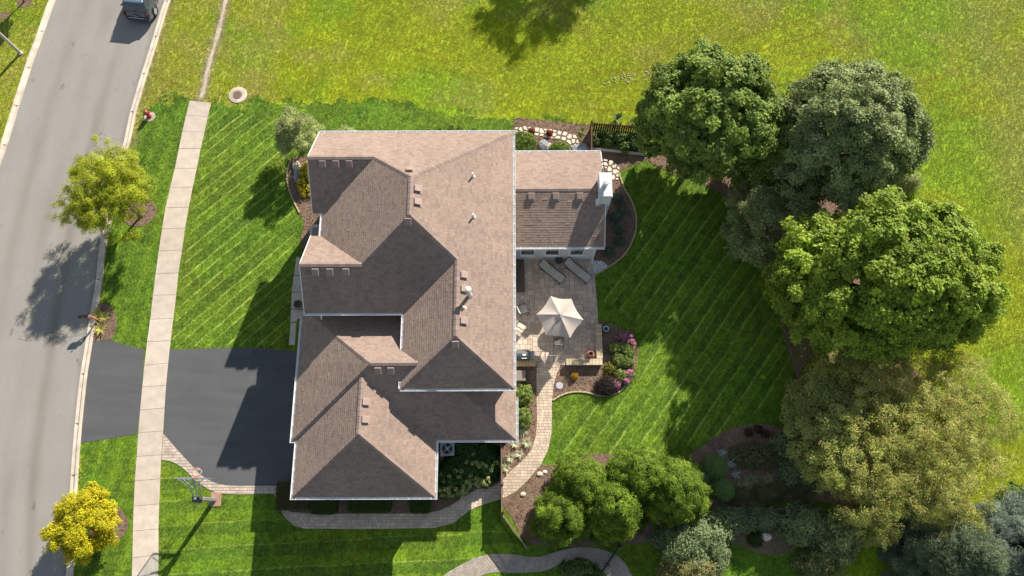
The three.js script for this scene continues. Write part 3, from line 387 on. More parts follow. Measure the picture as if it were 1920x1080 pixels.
// roof vents, pipes
const ventGeo = merge([box(0.36, 0.1, 0.38, 0, 0.09, 0, 0, 0.025), box(0.46, 0.012, 0.5, 0, 0.03, 0.03)]);
function vent(x, y, z, nx, nz_) { const m = mesh('roof_vent', ventGeo, M2.vent, house), n = V(nx, 1, nz_).normalize(), zz = V(nx, 0, nz_).normalize(); zz.addScaledVector(n, -zz.dot(n)).normalize(); m.matrixAutoUpdate = true; m.applyMatrix4(new THREE.Matrix4().makeBasis(n.clone().cross(zz), n, zz).setPosition(x, y, z)); }
for (const [x, y, z] of [[-10.55, 7.22, -18.95], [-9.8, 7.22, -18.95], [-9.06, 7.22, -18.95], [-5.45, 8.6, -14.91], [-10.54, 6.97, -12.69], [-9.76, 6.97, -12.69], [-8.9, 6.97, -12.69], [-2.95, 7.08, -8.67], [-7.11, 5.89, -7.53], [-6.43, 5.89, -7.53]]) vent(x, y, z, 0, 0.735);
for (const [x, z] of [[1.16, -18.33], [2.62, -18.33], [4.05, -18.33]]) vent(x, 4.13, z, 0, 0.445);
for (const [x, y, z] of [[-5.03, 8.62, -16.76], [-5.01, 8.61, -16.0], [-2.59, 7.16, -12.4], [-2.57, 7.15, -11.63], [-2.57, 7.15, -9.88], [-7.77, 5.54, -5.89], [-7.75, 5.52, -4.97]]) vent(x, y, z, 0.6, 0);
vent(-5.5, 8.42, -17.95, 0, -0.735);
for (const [x, y, z, h] of [[-2.16, 6.9, -18.29, 0.4], [-2.1, 6.87, -15.86, 0.4], [-2.53, 7.08, -10.61, 0.22]]) mesh('vent_pipe', [cyl(0.05, 0.05, h + 0.1, x, y + h / 2, z, 10), cyl(0.06, 0.13, 0.12, x, y + 0.05, z, 10)], M.white, house);
{ const x = -2.27, y = 6.95, z = -11.33; const f = mesh('flue_pipe', [cyl(0.09, 0.09, 1.1, x, y + 0.5, z, 14), cyl(0.1, 0.2, 0.16, x, y + 0.06, z, 14)], M.metal, house); mesh('flue_cap', [cyl(0.1, 0.17, 0.05, x, y + 1.16, z, 16), cyl(0.17, 0.17, 0.05, x, y + 1.11, z, 16), cyl(0.13, 0.13, 0.1, x, y + 1.03, z, 16)], std({ color: lin(0.6, 0.58, 0.54), roughness: 0.5 }), f); }
{ // sided chimney on the sun room's end wall
  const x = 5.49, z = -18.63, c = mesh('chimney', [box(0.7, 5.0, 1.5, x, 2.5, z), box(0.08, 5.0, 0.1, 5.09, 2.5, -17.8), box(0.3, 0.16, 0.5, 5.14, 4.0, z + 0.55)], std({ color: lin(0.68, 0.69, 0.71), roughness: 0.65 }), house);
  mesh('chimney_cap', [box(0.76, 0.06, 1.56, x, 5.03, z), box(0.7, 0.05, 1.5, x, 5.08, z)], std({ color: lin(0.6, 0.61, 0.62), roughness: 0.45 }), c);
  mesh('flue_cap', [cyl(0.15, 0.15, 0.5, x, 5.3, z + 0.0, 20), cyl(0.23, 0.23, 0.1, x, 5.58, z, 24), cyl(0.05, 0.23, 0.05, x, 5.655, z, 24)], std({ color: lin(0.72, 0.71, 0.69), roughness: 0.4 }), c);
}
// windows and doors
function windowAt(x, y, z, w, h, ry) {
  const f = mesh('window', [[0, h / 2, w + 0.14, 0.07], [0, -h / 2, w + 0.14, 0.07], [0, h * 0.12, w, 0.035]].map(([a, b, c, d]) => box(c, d, 0.07, a, b, 0)).concat([box(0.07, h, 0.07, -w / 2 - 0.035, 0, 0), box(0.07, h, 0.07, w / 2 + 0.035, 0, 0), box(w + 0.2, 0.04, 0.13, 0, -h / 2 - 0.05, 0.03)]), M.white, house);
  f.position.set(x, y, z); f.rotation.y = ry; mesh('pane', box(w, h, 0.02, 0, 0, 0.005), M.glass, f);
}
for (const x of [0.98, 2.5, 4.02]) windowAt(x, 1.62, -15.76, 0.78, 1.3, 0);
for (const z of [-20.3, -18.2, -13.9, -12.3]) { windowAt(-10.97, 4.3, z, 0.9, 1.4, -Math.PI / 2); windowAt(-10.97, 1.6, z, 0.9, 1.5, -Math.PI / 2); }
for (const z of [-14.4, -12.6, -9]) windowAt(-0.28, 4.2, z, 1, 1.4, Math.PI / 2);
for (const [z, w, x] of [[-7.8, 4.9, -11.69], [-3, 2.5, -11.41]]) { const d = mesh('garage_door', box(0.06, 2.2, w, x, 1.1, z), M.white, house); for (let i = 0; i < 4; i++) mesh('door_panel', box(0.04, 0.48, w - 0.14, x - 0.03, 0.28 + i * 0.545, z, 0, 0.015), M.white, d); }
mesh('entry_door', [box(0.06, 2.1, 0.95, -10.45, 1.15, -15.95, 0, 0.02)], M.cedar, house);
mesh('patio_door', [box(0.05, 2.1, 1.8, -0.29, 1.25, -14.4)], M.glass, house);
{ const s = mesh('door_step', prism([[-0.3, -15.7], [0.78, -15.7], [0.78, -13.6], [-0.3, -13.6]], 0.02, 0.19, 0.015), std({ color: lin(0.16, 0.115, 0.095), roughness: 0.85 }), house); for (let i = 0; i < 7; i++) mesh('board', box(0.14, 0.025, 2.06, -0.2 + i * 0.15, 0.2, -14.65, 0, 0.006), M.bark, s); }
{ const s = mesh('porch_slab', prism([[-11.9, -16.6], [-10.3, -16.6], [-10.3, -14.9], [-11.9, -14.9]], 0.0, 0.16, 0.02), M.concrete, house); mesh('porch_post', box(0.2, 3, 0.2, -11.8, 1.5, -15.0), M.white, s); }
// ---------------------------------------------------------------- plants
const leafWhite = leafMat(), leafGloss = leafMat({ roughness: 0.45 });
function leafCluster(n, R, L, W, s, { up = 0.6, flatten = 0.6 } = {}) {
  srand(s); const pos = [];
  for (let i = 0; i < n; i++) {
    const a = rr(0, 6.283), q = Math.sqrt(rnd()) * R, c = V(q * Math.cos(a), rr(-0.5, 0.5) * R * flatten + (R - q) * 0.3, q * Math.sin(a)), d = V(Math.cos(a) + rr(-0.7, 0.7), rr(-0.55, 0.35), Math.sin(a) + rr(-0.7, 0.7)).normalize(), nn = V(rr(-1, 1) * (1 - up), 1, rr(-1, 1) * (1 - up)).normalize(), sd = d.clone().cross(nn).normalize(), l = L * rr(0.75, 1.2), w = W * rr(0.75, 1.2) / 2, nm = sd.clone().cross(d).normalize();
    const b = c.clone().addScaledVector(d, -l * 0.4), t = c.clone().addScaledVector(d, l * 0.6).addScaledVector(nm, -0.12 * l), p1 = c.clone().addScaledVector(sd, w).addScaledVector(nm, 0.2 * w), p2 = c.clone().addScaledVector(sd, -w).addScaledVector(nm, 0.2 * w);
    for (const v of [b, p1, t, b, t, p2]) pos.push(v.x, v.y, v.z);
  }
  const g = new THREE.BufferGeometry(); g.setAttribute('position', new THREE.Float32BufferAttribute(pos, 3)); g.computeVertexNormals(); g.setAttribute('uv', new THREE.BufferAttribute(new Float32Array(pos.length / 3 * 2), 2)); return g;
}
function strapTuft(n, L, w, s, { spread = 1, droop = 0.6, segs = 4, rise = 1 } = {}) {
  srand(s); const pos = [];
  for (let i = 0; i < n; i++) {
    const a = rr(0, 6.283), l = L * rr(0.6, 1.1), out = spread * rr(0.35, 1), ww = w * rr(0.7, 1.2) / 2, dx = Math.cos(a), dz = Math.sin(a), P = [];
    for (let k = 0; k <= segs; k++) { const t = k / segs, r = out * l * t, y = rise * l * (t * 0.95 - droop * t * t), e = ww * (1 - t * t * 0.95); P.push([V(dx * r - dz * e, y, dz * r + dx * e), V(dx * r + dz * e, y, dz * r - dx * e)]); }
    for (let k = 0; k < segs; k++) for (const v of [P[k][0], P[k][1], P[k + 1][1], P[k][0], P[k + 1][1], P[k + 1][0]]) pos.push(v.x, v.y + 0.01, v.z);
  }
  const g = new THREE.BufferGeometry(); g.setAttribute('position', new THREE.Float32BufferAttribute(pos, 3)); g.computeVertexNormals(); g.setAttribute('uv', new THREE.BufferAttribute(new Float32Array(pos.length / 3 * 2), 2)); return g;
}
const C = {
  maple: leafCluster(18, 0.34, 0.18, 0.15, 101), maple2: leafCluster(18, 0.34, 0.16, 0.135, 102), small: leafCluster(16, 0.26, 0.13, 0.075, 103), fine: leafCluster(18, 0.24, 0.1, 0.05, 104, { up: 0.3, flatten: 1 }), spray: leafCluster(22, 0.2, 0.19, 0.045, 105, { up: 0.2, flatten: 1.3 }),
  tight: leafCluster(12, 0.1, 0.06, 0.04, 106, { up: 0.3 }), broad: leafCluster(7, 0.16, 0.17, 0.12, 107, { up: 0.7 }), needle: leafCluster(34, 0.26, 0.24, 0.028, 108, { up: 0.1, flatten: 1.4 }), petal: leafCluster(14, 0.075, 0.05, 0.04, 109, { up: 0.5 }), laurel: leafCluster(9, 0.17, 0.17, 0.06, 110, { up: 0.5 }),
};
const Q = new THREE.Quaternion(), MX = new THREE.Matrix4(), S3 = new THREE.Vector3(), UP = V(0, 1, 0);
function instanced(name, geo, mat, list, parent) {
  const m = shade(new THREE.InstancedMesh(geo, mat, list.length)); m.name = parent ? name : numbered(name);
  list.forEach(([p, n, s, c, spin], i) => { Q.setFromUnitVectors(UP, n); const q2 = new THREE.Quaternion().setFromAxisAngle(UP, spin ?? rr(0, 6.283)); MX.compose(p, Q.multiply(q2), typeof s === 'number' ? S3.set(s, s, s) : s); m.setMatrixAt(i, MX); m.setColorAt(i, c); });
  (parent || scene).add(m); return m;
}
const dirRand = (minY = -1) => { let y = rr(minY, 1), a = rr(0, 6.283), q = Math.sqrt(1 - y * y); return V(q * Math.cos(a), y, q * Math.sin(a)); };
const mixC = (cols) => { const a = cols[Math.floor(rnd() * cols.length)], b = cols[Math.floor(rnd() * cols.length)], t = rnd(), k = rr(0.8, 1.2); return lin((a[0] + (b[0] - a[0]) * t) * k, (a[1] + (b[1] - a[1]) * t) * k, (a[2] + (b[2] - a[2]) * t) * k); };
// a crown of many lobes; returns instance list and lobe centres
function crownList(c, r, { lobes = 24, subs = 11, per = 26, lobeR = 0.36, subR = 0.15, size = 1, cols, minY = -0.45, lop = 0.72, jag = 0.3, shell = 0.4, tuft = 1 }) {
  const out = [], cen = [], R = (r[0] + r[1] + r[2]) / 3 * subR;
  for (let i = 0; i < lobes; i++) {
    const d = dirRand(minY), q = lop * Math.pow(rr(shell < 0.5 ? 0.3 : 0, 1), shell), lc = V(c[0] + d.x * r[0] * q, c[1] + d.y * r[1] * q, c[2] + d.z * r[2] * q), lr = lobeR * rr(0.7, 1.25), tone = rr(0.88, 1.14); cen.push(lc);
    for (let j = 0; j < subs; j++) {
      const e = dirRand(-0.7); e.addScaledVector(d, 0.6).normalize(); const f = rr(0.78, 1 + jag), sr = R * rr(0.65, 1.3), t2 = tone * rr(0.86, 1.16);
      const sc = V(lc.x + e.x * r[0] * lr * f, lc.y + e.y * r[1] * lr * f, lc.z + e.z * r[2] * lr * f);
      for (let k = 0; k < per; k++) {
        const o = dirRand(-0.4).multiplyScalar(Math.pow(rnd(), 0.4)); if (tuft > 1) o.multiplyScalar(0.8).addScaledVector(e, (tuft - 1) * (rnd() * 2 - 0.6)); const p = V(sc.x + o.x * sr, sc.y + o.y * sr * 0.75, sc.z + o.z * sr); if (p.y < 0.15) continue;
        const n = o.clone().multiplyScalar(0.55).addScaledVector(e, 0.35).add(V(rr(-0.45, 0.45), rr(0.1, 0.9), rr(-0.45, 0.45))).normalize();
        out.push([p, n, size * rr(0.7, 1.25), mixC(cols).multiplyScalar(t2)]);
      }
    }
  }
  return [out, cen];
}
function tree(name, label, base, c, r, opt) {
  const t = thing(name, label, opt.category || 'tree', base[0], base[1], 0, opt.group); srand(opt.seed);
  const lc = [c[0] - base[0], c[1], c[2] - base[1]], [list, cen] = crownList(lc, r, opt);
  instanced('crown', opt.geo, opt.mat || leafWhite, list, t);
  const tr = opt.trunk || 0.2, fork = [lc[0] * 0.35, lc[1] * (opt.fork || 0.5), lc[2] * 0.35];
  const g = [bar([0, -0.05, 0], fork, tr, tr * 0.65, 10), cyl(tr, tr * 1.5, 0.25, 0, 0.1, 0, 10)]; mesh('trunk', g, M.bark, t);
  const lim = []; const n = Math.min(cen.length, opt.limbs || 16); for (let i = 0; i < n; i++) { const e = cen[Math.floor(i * cen.length / n)], m = [(fork[0] + e.x) / 2 + rr(-0.2, 0.2), (fork[1] + e.y) / 2 + rr(-0.3, 0.1), (fork[2] + e.z) / 2 + rr(-0.2, 0.2)], f0 = [fork[0] * rr(0.7, 1), fork[1] * rr(0.7, 1), fork[2] * rr(0.7, 1)]; const th = opt.thin || 1; lim.push(bar(f0, m, tr * 0.4 * th, tr * 0.24 * th, 6), bar(m, [e.x, e.y, e.z], tr * 0.24 * th, tr * 0.08, 5)); for (let k = 0; k < 2; k++) lim.push(bar([e.x, e.y, e.z], [e.x + rr(-1, 1) * r[0] * 0.25, e.y + rr(0, 1) * r[1] * 0.25, e.z + rr(-1, 1) * r[2] * 0.25], tr * 0.09, tr * 0.03, 4)); }
  mesh('limbs', lim, opt.limbMat || M.bark, t); return t;
}
const COL = { maple: [[0.22, 0.31, 0.045], [0.3, 0.38, 0.065], [0.16, 0.25, 0.05]], maple2: [[0.3, 0.36, 0.13], [0.4, 0.44, 0.2], [0.23, 0.3, 0.095]], maple3: [[0.29, 0.4, 0.035], [0.37, 0.46, 0.05], [0.22, 0.32, 0.035]], olive: [[0.42, 0.43, 0.1], [0.33, 0.4, 0.075], [0.52, 0.49, 0.16], [0.46, 0.37, 0.12], [0.37, 0.44, 0.09]], shade: [[0.2, 0.27, 0.12], [0.26, 0.32, 0.15]], street: [[0.42, 0.46, 0.025], [0.5, 0.52, 0.035], [0.32, 0.39, 0.025]], yellow: [[0.56, 0.5, 0.012], [0.62, 0.53, 0.02], [0.44, 0.46, 0.015]], cedar: [[0.2, 0.31, 0.025], [0.3, 0.4, 0.04], [0.12, 0.21, 0.02]], spruce: [[0.27, 0.33, 0.27], [0.34, 0.4, 0.32], [0.2, 0.26, 0.21]], spruceG: [[0.2, 0.26, 0.15], [0.26, 0.31, 0.19]], hedge: [[0.06, 0.105, 0.018], [0.08, 0.125, 0.022]], laurel: [[0.17, 0.245, 0.035], [0.24, 0.31, 0.055], [0.13, 0.2, 0.028]], pale: [[0.36, 0.42, 0.12], [0.26, 0.35, 0.08]], variegated: [[0.42, 0.46, 0.17], [0.54, 0.56, 0.26], [0.28, 0.36, 0.1]] };
tree('maple_tree', 'dark green maple rising behind the brown board fence', [12.1, -22.77], ((p) => [p[0], 5.1, p[1]])([11.77, -23.02]), [3.75, 3.7, 3.85], { seed: 301, geo: C.maple, lobes: 105, subs: 8, per: 10, cols: COL.maple, trunk: 0.24, lobeR: 0.19, subR: 0.085, jag: 0.65, lop: 0.84, tuft: 1.7 });
tree('maple_tree', 'grey green maple with silvery leaf undersides beside the field', [19.77, -21.57], ((p) => [p[0], 5.4, p[1]])([19.59, -21.47]), [4.1, 3.9, 4.25], { seed: 302, geo: C.maple2, lobes: 120, subs: 8, per: 10, cols: COL.maple2, lobeR: 0.18, subR: 0.08, jag: 0.5, lop: 0.84, tuft: 1.6, trunk: 0.26 });
tree('maple_tree', 'broad bright green maple, the widest crown by the back lawn', [21.09, -13.12], ((p) => [p[0], 5.5, p[1]])([20.74, -12.68]), [5.75, 4.0, 4.55], { seed: 303, geo: C.maple, lobes: 150, subs: 8, per: 10, cols: COL.maple3, lobeR: 0.155, subR: 0.075, lop: 0.86, tuft: 1.8, trunk: 0.3, limbs: 26, jag: 0.7 });
tree('understory_tree', 'dim twiggy tree squeezed in shade between the three maples', [16.73, -17.8], ((p) => [p[0], 2.7, p[1]])([16, -17.25]), [2.9, 2.3, 3.0], { seed: 304, geo: C.small, lobes: 24, subs: 9, per: 12, cols: [[0.3, 0.36, 0.14], [0.4, 0.42, 0.17], [0.24, 0.28, 0.11]], trunk: 0.14, limbs: 24, jag: 0.5, limbMat: M.twig });
tree('understory_tree', 'low dark tree filling the gap between the dark and the grey maple', [16.71, -22.75], ((p) => [p[0], 3.0, p[1]])([16.23, -21.6]), [2.6, 2.6, 2.6], { seed: 314, geo: C.maple2, lobes: 22, subs: 10, per: 12, cols: COL.maple, trunk: 0.14, jag: 0.4 });
tree('crab_tree', 'wide olive and gold crab tree with thin leaves and showing twigs', [22.32, -3.6], ((p) => [p[0], 3.4, p[1]])([21.61, -4.54]), [6.2, 2.5, 6.1], { seed: 305, geo: C.fine, size: 0.85, lobes: 170, subs: 9, per: 8, cols: COL.olive, lobeR: 0.15, subR: 0.07, tuft: 1.6, trunk: 0.25, limbs: 76, limbMat: M.twig, lop: 0.84, jag: 0.7, shell: 0.6, thin: 0.5 });
tree('shade_tree', 'dull green tree shaded at the left edge of the olive tree', [19.02, -4.86], ((p) => [p[0], 2.7, p[1]])([17.46, -4.86]), [2.2, 2.0, 3.0], { seed: 306, geo: C.small, lobes: 28, subs: 10, per: 13, cols: [[0.32, 0.37, 0.1], [0.4, 0.41, 0.13]], trunk: 0.15, limbs: 20, jag: 0.45 });
tree('street_tree', 'airy yellow green young tree overhanging the street', [-24.09, -18.86], ((p) => [p[0], 3.5, p[1]])([-24.51, -18.89]), [2.75, 1.7, 2.85], { seed: 307, geo: C.fine, size: 0.78, shell: 0.55, lobes: 62, subs: 9, per: 11, cols: COL.street, lobeR: 0.24, subR: 0.09, tuft: 2, trunk: 0.09, limbs: 30, lop: 0.82, jag: 0.5, limbMat: M.twig });
tree('street_tree', 'small bright yellow tree beside the sidewalk at lower left', [-23.4, 0.31], ((p) => [p[0], 2.0, p[1]])([-23.55, 0.15]), [1.75, 1.3, 1.85], { seed: 308, geo: C.small, size: 0.8, lobes: 34, subs: 8, per: 10, cols: COL.yellow, lobeR: 0.28, subR: 0.13, trunk: 0.07, lop: 0.76, jag: 0.5, tuft: 1.7, limbs: 20 });
tree('street_tree', 'young tree standing in mulch across the street', [-34.83, -35.46], ((p) => [p[0] - 0.2, 2.3, p[1]])([-34.83, -35.46]), [0.9, 1.2, 0.9], { seed: 309, geo: C.small, lobes: 12, subs: 7, per: 8, cols: COL.street, trunk: 0.06, lobeR: 0.4 });
tree('field_tree', 'tree in the field whose shadow falls above the house', [6.9, -44.0], [6.9, 6.0, -43.9], [3.3, 2.3, 2.6], { seed: 310, geo: C.fine, lobes: 36, subs: 8, per: 16, cols: COL.street, lobeR: 0.19, subR: 0.09, lop: 0.95, trunk: 0.2, jag: 0.6, tuft: 3, limbs: 34 });
tree('serviceberry', 'pale variegated shrubby tree at the front corner of the house', [-13.83, -23.72], ((p) => [p[0], 1.9, p[1]])([-13.72, -23.52]), [1.2, 1.5, 1.35], { seed: 311, geo: C.fine, lobes: 20, subs: 9, per: 10, cols: COL.variegated, lobeR: 0.36, trunk: 0.06, jag: 0.7, category: 'shrub tree' });
// conifers: upright mounded arborvitae and blue spruces
function conifer(name, label, px, r, h, opt) {
  const t = thing(name, label, 'conifer', px[0], px[1], 0, opt.group); srand(opt.seed); const list = [], per = opt.per || 14;
  for (let i = 0; i < opt.n / per; i++) {
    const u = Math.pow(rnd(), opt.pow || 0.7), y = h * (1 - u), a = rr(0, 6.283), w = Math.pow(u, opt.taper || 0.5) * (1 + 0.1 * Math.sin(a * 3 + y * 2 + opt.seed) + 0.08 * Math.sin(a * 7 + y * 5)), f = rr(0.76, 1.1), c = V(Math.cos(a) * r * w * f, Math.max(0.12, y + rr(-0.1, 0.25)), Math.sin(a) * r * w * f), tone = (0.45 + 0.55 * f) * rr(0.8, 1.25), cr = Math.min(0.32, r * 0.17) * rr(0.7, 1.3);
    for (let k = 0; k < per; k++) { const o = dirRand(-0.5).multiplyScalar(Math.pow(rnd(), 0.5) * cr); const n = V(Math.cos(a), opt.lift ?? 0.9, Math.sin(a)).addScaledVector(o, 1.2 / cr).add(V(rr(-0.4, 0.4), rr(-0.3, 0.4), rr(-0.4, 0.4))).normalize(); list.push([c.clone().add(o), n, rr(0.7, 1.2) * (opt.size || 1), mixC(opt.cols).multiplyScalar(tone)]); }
  }
  instanced('crown', opt.geo, leafWhite, list, t); mesh('trunk', [bar([0, 0, 0], [0, h * 0.85, 0], 0.1, 0.03)], M.bark, t); return t;
}
conifer('arborvitae', 'leftmost bright green mounded conifer beside the paver path curve', [2.73, -0.11], 1.5, 3.4, { seed: 401, n: 3600, size: 0.8, geo: C.spray, cols: COL.cedar, taper: 0.42 });
conifer('arborvitae', 'upper conifer between the leftmost mound and the widest one', [3.79, -1.89], 1.5, 3.2, { seed: 402, n: 3400, size: 0.8, geo: C.spray, cols: COL.cedar, taper: 0.42 });
conifer('arborvitae', 'lower middle conifer mound nearest the curved brick path', [5.69, -0.48], 1.7, 3.6, { seed: 403, n: 4000, size: 0.8, geo: C.spray, cols: COL.cedar, taper: 0.42 });
conifer('arborvitae', 'widest bright conifer mound, upper part beside the lawn', [7.2, -2.27], 1.65, 3.3, { seed: 404, n: 3800, size: 0.8, geo: C.spray, cols: COL.cedar, taper: 0.42 });
conifer('arborvitae', 'rightmost conifer mound beside the two clipped balls', [9.14, -1.34], 1.9, 3.5, { seed: 405, n: 4400, size: 0.8, geo: C.spray, cols: COL.cedar, taper: 0.42 });
conifer('spruce', 'silvery blue spruce at the lower right corner', [27.57, 2.05], 2.9, 5.8, { seed: 406, n: 6400, geo: C.needle, cols: COL.spruce, taper: 0.75, pow: 0.6, size: 1.1, lift: 0.5 });
conifer('spruce', 'greener spruce left of the silvery blue one', [23.94, 2.04], 2.8, 5.4, { seed: 407, n: 6000, geo: C.needle, cols: COL.spruceG, taper: 0.75, pow: 0.6, size: 1.1, lift: 0.5 });
conifer('spruce', 'blue spruce at the right edge above the corner', [29.76, 0.67], 1.9, 4.0, { seed: 409, n: 3200, geo: C.needle, cols: COL.spruce, taper: 0.75, pow: 0.6, size: 1.1, lift: 0.5 });
for (const [x, z, l] of [[-5.47, -24.5], [-4.7, -24.5], [-3.97, -24.58], [-3.44, -24.57], [-2.42, -24.49]].map((p, i) => [p[0], p[1], i])) conifer('cone_shrub', ['first small cone evergreen from the left along the north wall', 'second small cone evergreen from the left along the north wall', 'third small cone evergreen from the left along the north wall', 'fourth small cone evergreen from the left along the north wall', 'last small cone evergreen, standing apart along the north wall'][l], [x, z], 0.34, 1.3, { seed: 420 + l, n: 240, geo: C.tight, cols: COL.cedar, taper: 0.9, size: 1.3, group: 'cone evergreens along the north wall' });
// shrubs: leaves over a mound
function shrub(name, label, cat, px, r, h, opt) {
  const t = thing(name, label, cat, px[0], px[1], 0, opt.group); srand(opt.seed); const list = [], n = opt.n;
  for (let i = 0; i < n; i++) {
    const d = dirRand(-0.05), f = Math.pow(rnd(), 0.22), lump = 1 + (opt.lump ?? 0.15) * nz(d.x * 2.2 + opt.seed, d.y * 2.2, d.z * 2.2) * 2, p = V(d.x * r[0] * f * lump, Math.max(0.05, d.y * h * f * lump), d.z * r[1] * f * lump), nn = d.clone().add(V(rr(-0.5, 0.5), rr(0, 0.8), rr(-0.5, 0.5))).normalize();
    list.push([p, nn, rr(0.75, 1.25) * (opt.size || 1), mixC(opt.cols).multiplyScalar(rr(0.85, 1.15))]);
  }
  instanced('foliage', opt.geo, opt.mat || leafWhite, list, t);
  mesh('stem', Array.from({ length: 4 }, (_, i) => bar([0, 0, 0], [Math.cos(i * 1.6) * r[0] * 0.4, h * 0.6, Math.sin(i * 1.6) * r[1] * 0.4], 0.02, 0.008, 5)), M.twig, t);
  if (opt.flowers) { const fl = []; for (let i = 0; i < opt.flowers[0]; i++) { const d = opt.flowers[3] ? dirRand(0.1) : dirRand(0.25); fl.push([V(d.x * r[0] * 1.02, d.y * h + 0.06, d.z * r[1] * 1.02), d.clone().add(V(0, 1, 0)).normalize(), rr(0.8, 1.25) * (opt.flowers[2] || 1), mixC(opt.flowers[1])]); } instanced('flowers', C.petal, leafWhite, fl, t); }
  return t;
}
shrub('round_shrub', 'round pale shrub peeking out behind the north eave', 'shrub', [-10.89, -24.11], [0.95, 0.85], 1.6, { seed: 501, n: 520, geo: C.tight, size: 1.6, cols: COL.variegated });
// clipped hedges
function hedge(label, x0, z0, x1, z1, h, cols, sd) {
  const t = thing('hedge', label, 'hedge', (x0 + x1) / 2, (z0 + z1) / 2); srand(sd); const w = x1 - x0, d = z1 - z0, list = [], rc = 0.22;
  const n = Math.round((w * d + h * (w + d) * 2) * 230);
  for (let i = 0; i < n; i++) { let x = rr(-w / 2, w / 2), z = rr(-d / 2, d / 2), y = h, nn = V(0, 1, 0); if (rnd() < 0.45) { y = rr(0.05, h); if (rnd() < w / (w + d)) { const s = rnd() < 0.5 ? -1 : 1; z = s * d / 2; nn = V(0, 0.2, s); } else { const s = rnd() < 0.5 ? -1 : 1; x = s * w / 2; nn = V(s, 0.2, 0); } } const ex = Math.max(0, Math.abs(x) - (w / 2 - rc)), ez = Math.max(0, Math.abs(z) - (d / 2 - rc)), l = Math.hypot(ex, ez); if (l > rc) { x -= Math.sign(x) * ex * (1 - rc / l); z -= Math.sign(z) * ez * (1 - rc / l); } list.push([V(x, y + 0.05 * nz(x * 2, z * 2, sd) + rr(-0.05, 0.03), z), nn.add(V(rr(-0.4, 0.4), rr(0, 0.4), rr(-0.4, 0.4))).normalize(), rr(0.7, 1.15), mixC(cols)]); }
  instanced('foliage', C.tight, leafWhite, list, t); mesh('inner_twigs', box(w - 0.24, h - 0.12, d - 0.24, 0, h / 2, 0, 0, 0.1), std({ color: lin(0.03, 0.035, 0.015), roughness: 1 }), t); return t;
}
const hz = [-11.11, -0.21][1];
hedge('olive brown clipped hedge block at the garage corner by the driveway', [-13.5, -2.12][0], [-13.49, -2.03][1], -11.55, [-12.37, -0.54][1], 0.8, [[0.11, 0.115, 0.04], [0.14, 0.13, 0.05]], 511);
hedge('left dark green clipped hedge under the garage eave', [-11.42, -0.98][0], -1.25, [-10.12, -0.98][0], [-11.12, -0.3][1], 0.9, COL.hedge, 512);
hedge('middle dark green clipped hedge, the longest under the garage eave', [-9.31, -0.97][0], -1.25, [-7.06, -0.97][0], [-8.05, -0.38][1], 0.9, COL.hedge, 513);
hedge('right clipped hedge with one sunlit corner by the path', [-5.85, -0.96][0], -1.25, [-4.74, -0.96][0], [-5.27, -0.34][1], 0.8, COL.hedge, 514);
// hydrangea bed beside the air conditioner
for (const [x, y, rx, rz, h, l, s, f] of [[-3.1, -2.61, 1.2, 1.1, 1.0, 'large leafy hydrangea nearest the garage gutter with lime flower heads', 521, 20], [-1.76, -3.12, 1.25, 1.2, 1.1, 'large leafy hydrangea beside the wooden fence with lime flower heads', 522, 16], [-2.39, -3.8, 1.3, 0.6, 1.0, 'dark leafy hydrangea close to the wall right of the air conditioner', 523, 3], [-3.45, -1.7, 0.95, 0.6, 0.7, 'low hydrangea full of lime flower heads at the path bed edge', 524, 26], [-1.91, -2.24, 0.95, 0.5, 0.7, 'low hydrangea with pale heads in the middle of the bed edge', 525, 22]]) {
  const t = shrub('hydrangea', l, 'hydrangea', [x, y], [rx, rz], h, { seed: s, n: Math.round(rx * rz * 420), geo: C.broad, cols: [[0.05, 0.115, 0.025], [0.07, 0.15, 0.03]], lump: 0.1 });
  srand(s + 50); const fl = []; for (let i = 0; i < f; i++) { const d = dirRand(0.35); d.z = Math.abs(d.z) * (f > 18 ? 1 : 0.6); for (let k = 0; k < 7; k++) { const e = dirRand(-0.1); fl.push([V(d.x * rx + e.x * 0.1, d.y * h + 0.1 + e.y * 0.07, d.z * rz + e.z * 0.1), e, 1.2, mixC([[0.45, 0.52, 0.16], [0.56, 0.58, 0.24]])]); } } instanced('flower_heads', C.petal, leafWhite, fl, t);
}
for (const [x, y, r, l, s] of [[0.66, -7.08, 0.55, 'pale green hydrangea by the house wall nearest the patio', 531], [0.61, -5.76, 0.5, 'pale green hydrangea by the house wall at the roof corner', 532]]) { const t = shrub('hydrangea', l, 'hydrangea', [x, y], [r, r * 1.3], 0.75, { seed: s, n: 110, geo: C.broad, cols: COL.laurel }); const fl = []; for (let i = 0; i < 26; i++) { const d = dirRand(0.2); for (let k = 0; k < 7; k++) { const e = dirRand(0); fl.push([V(d.x * r + e.x * 0.08, d.y * 0.75 + 0.08 + e.y * 0.06, d.z * r * 1.3 + e.z * 0.08), e, 1.1, mixC(COL.pale)]); } } instanced('flower_heads', C.petal, leafWhite, fl, t); }
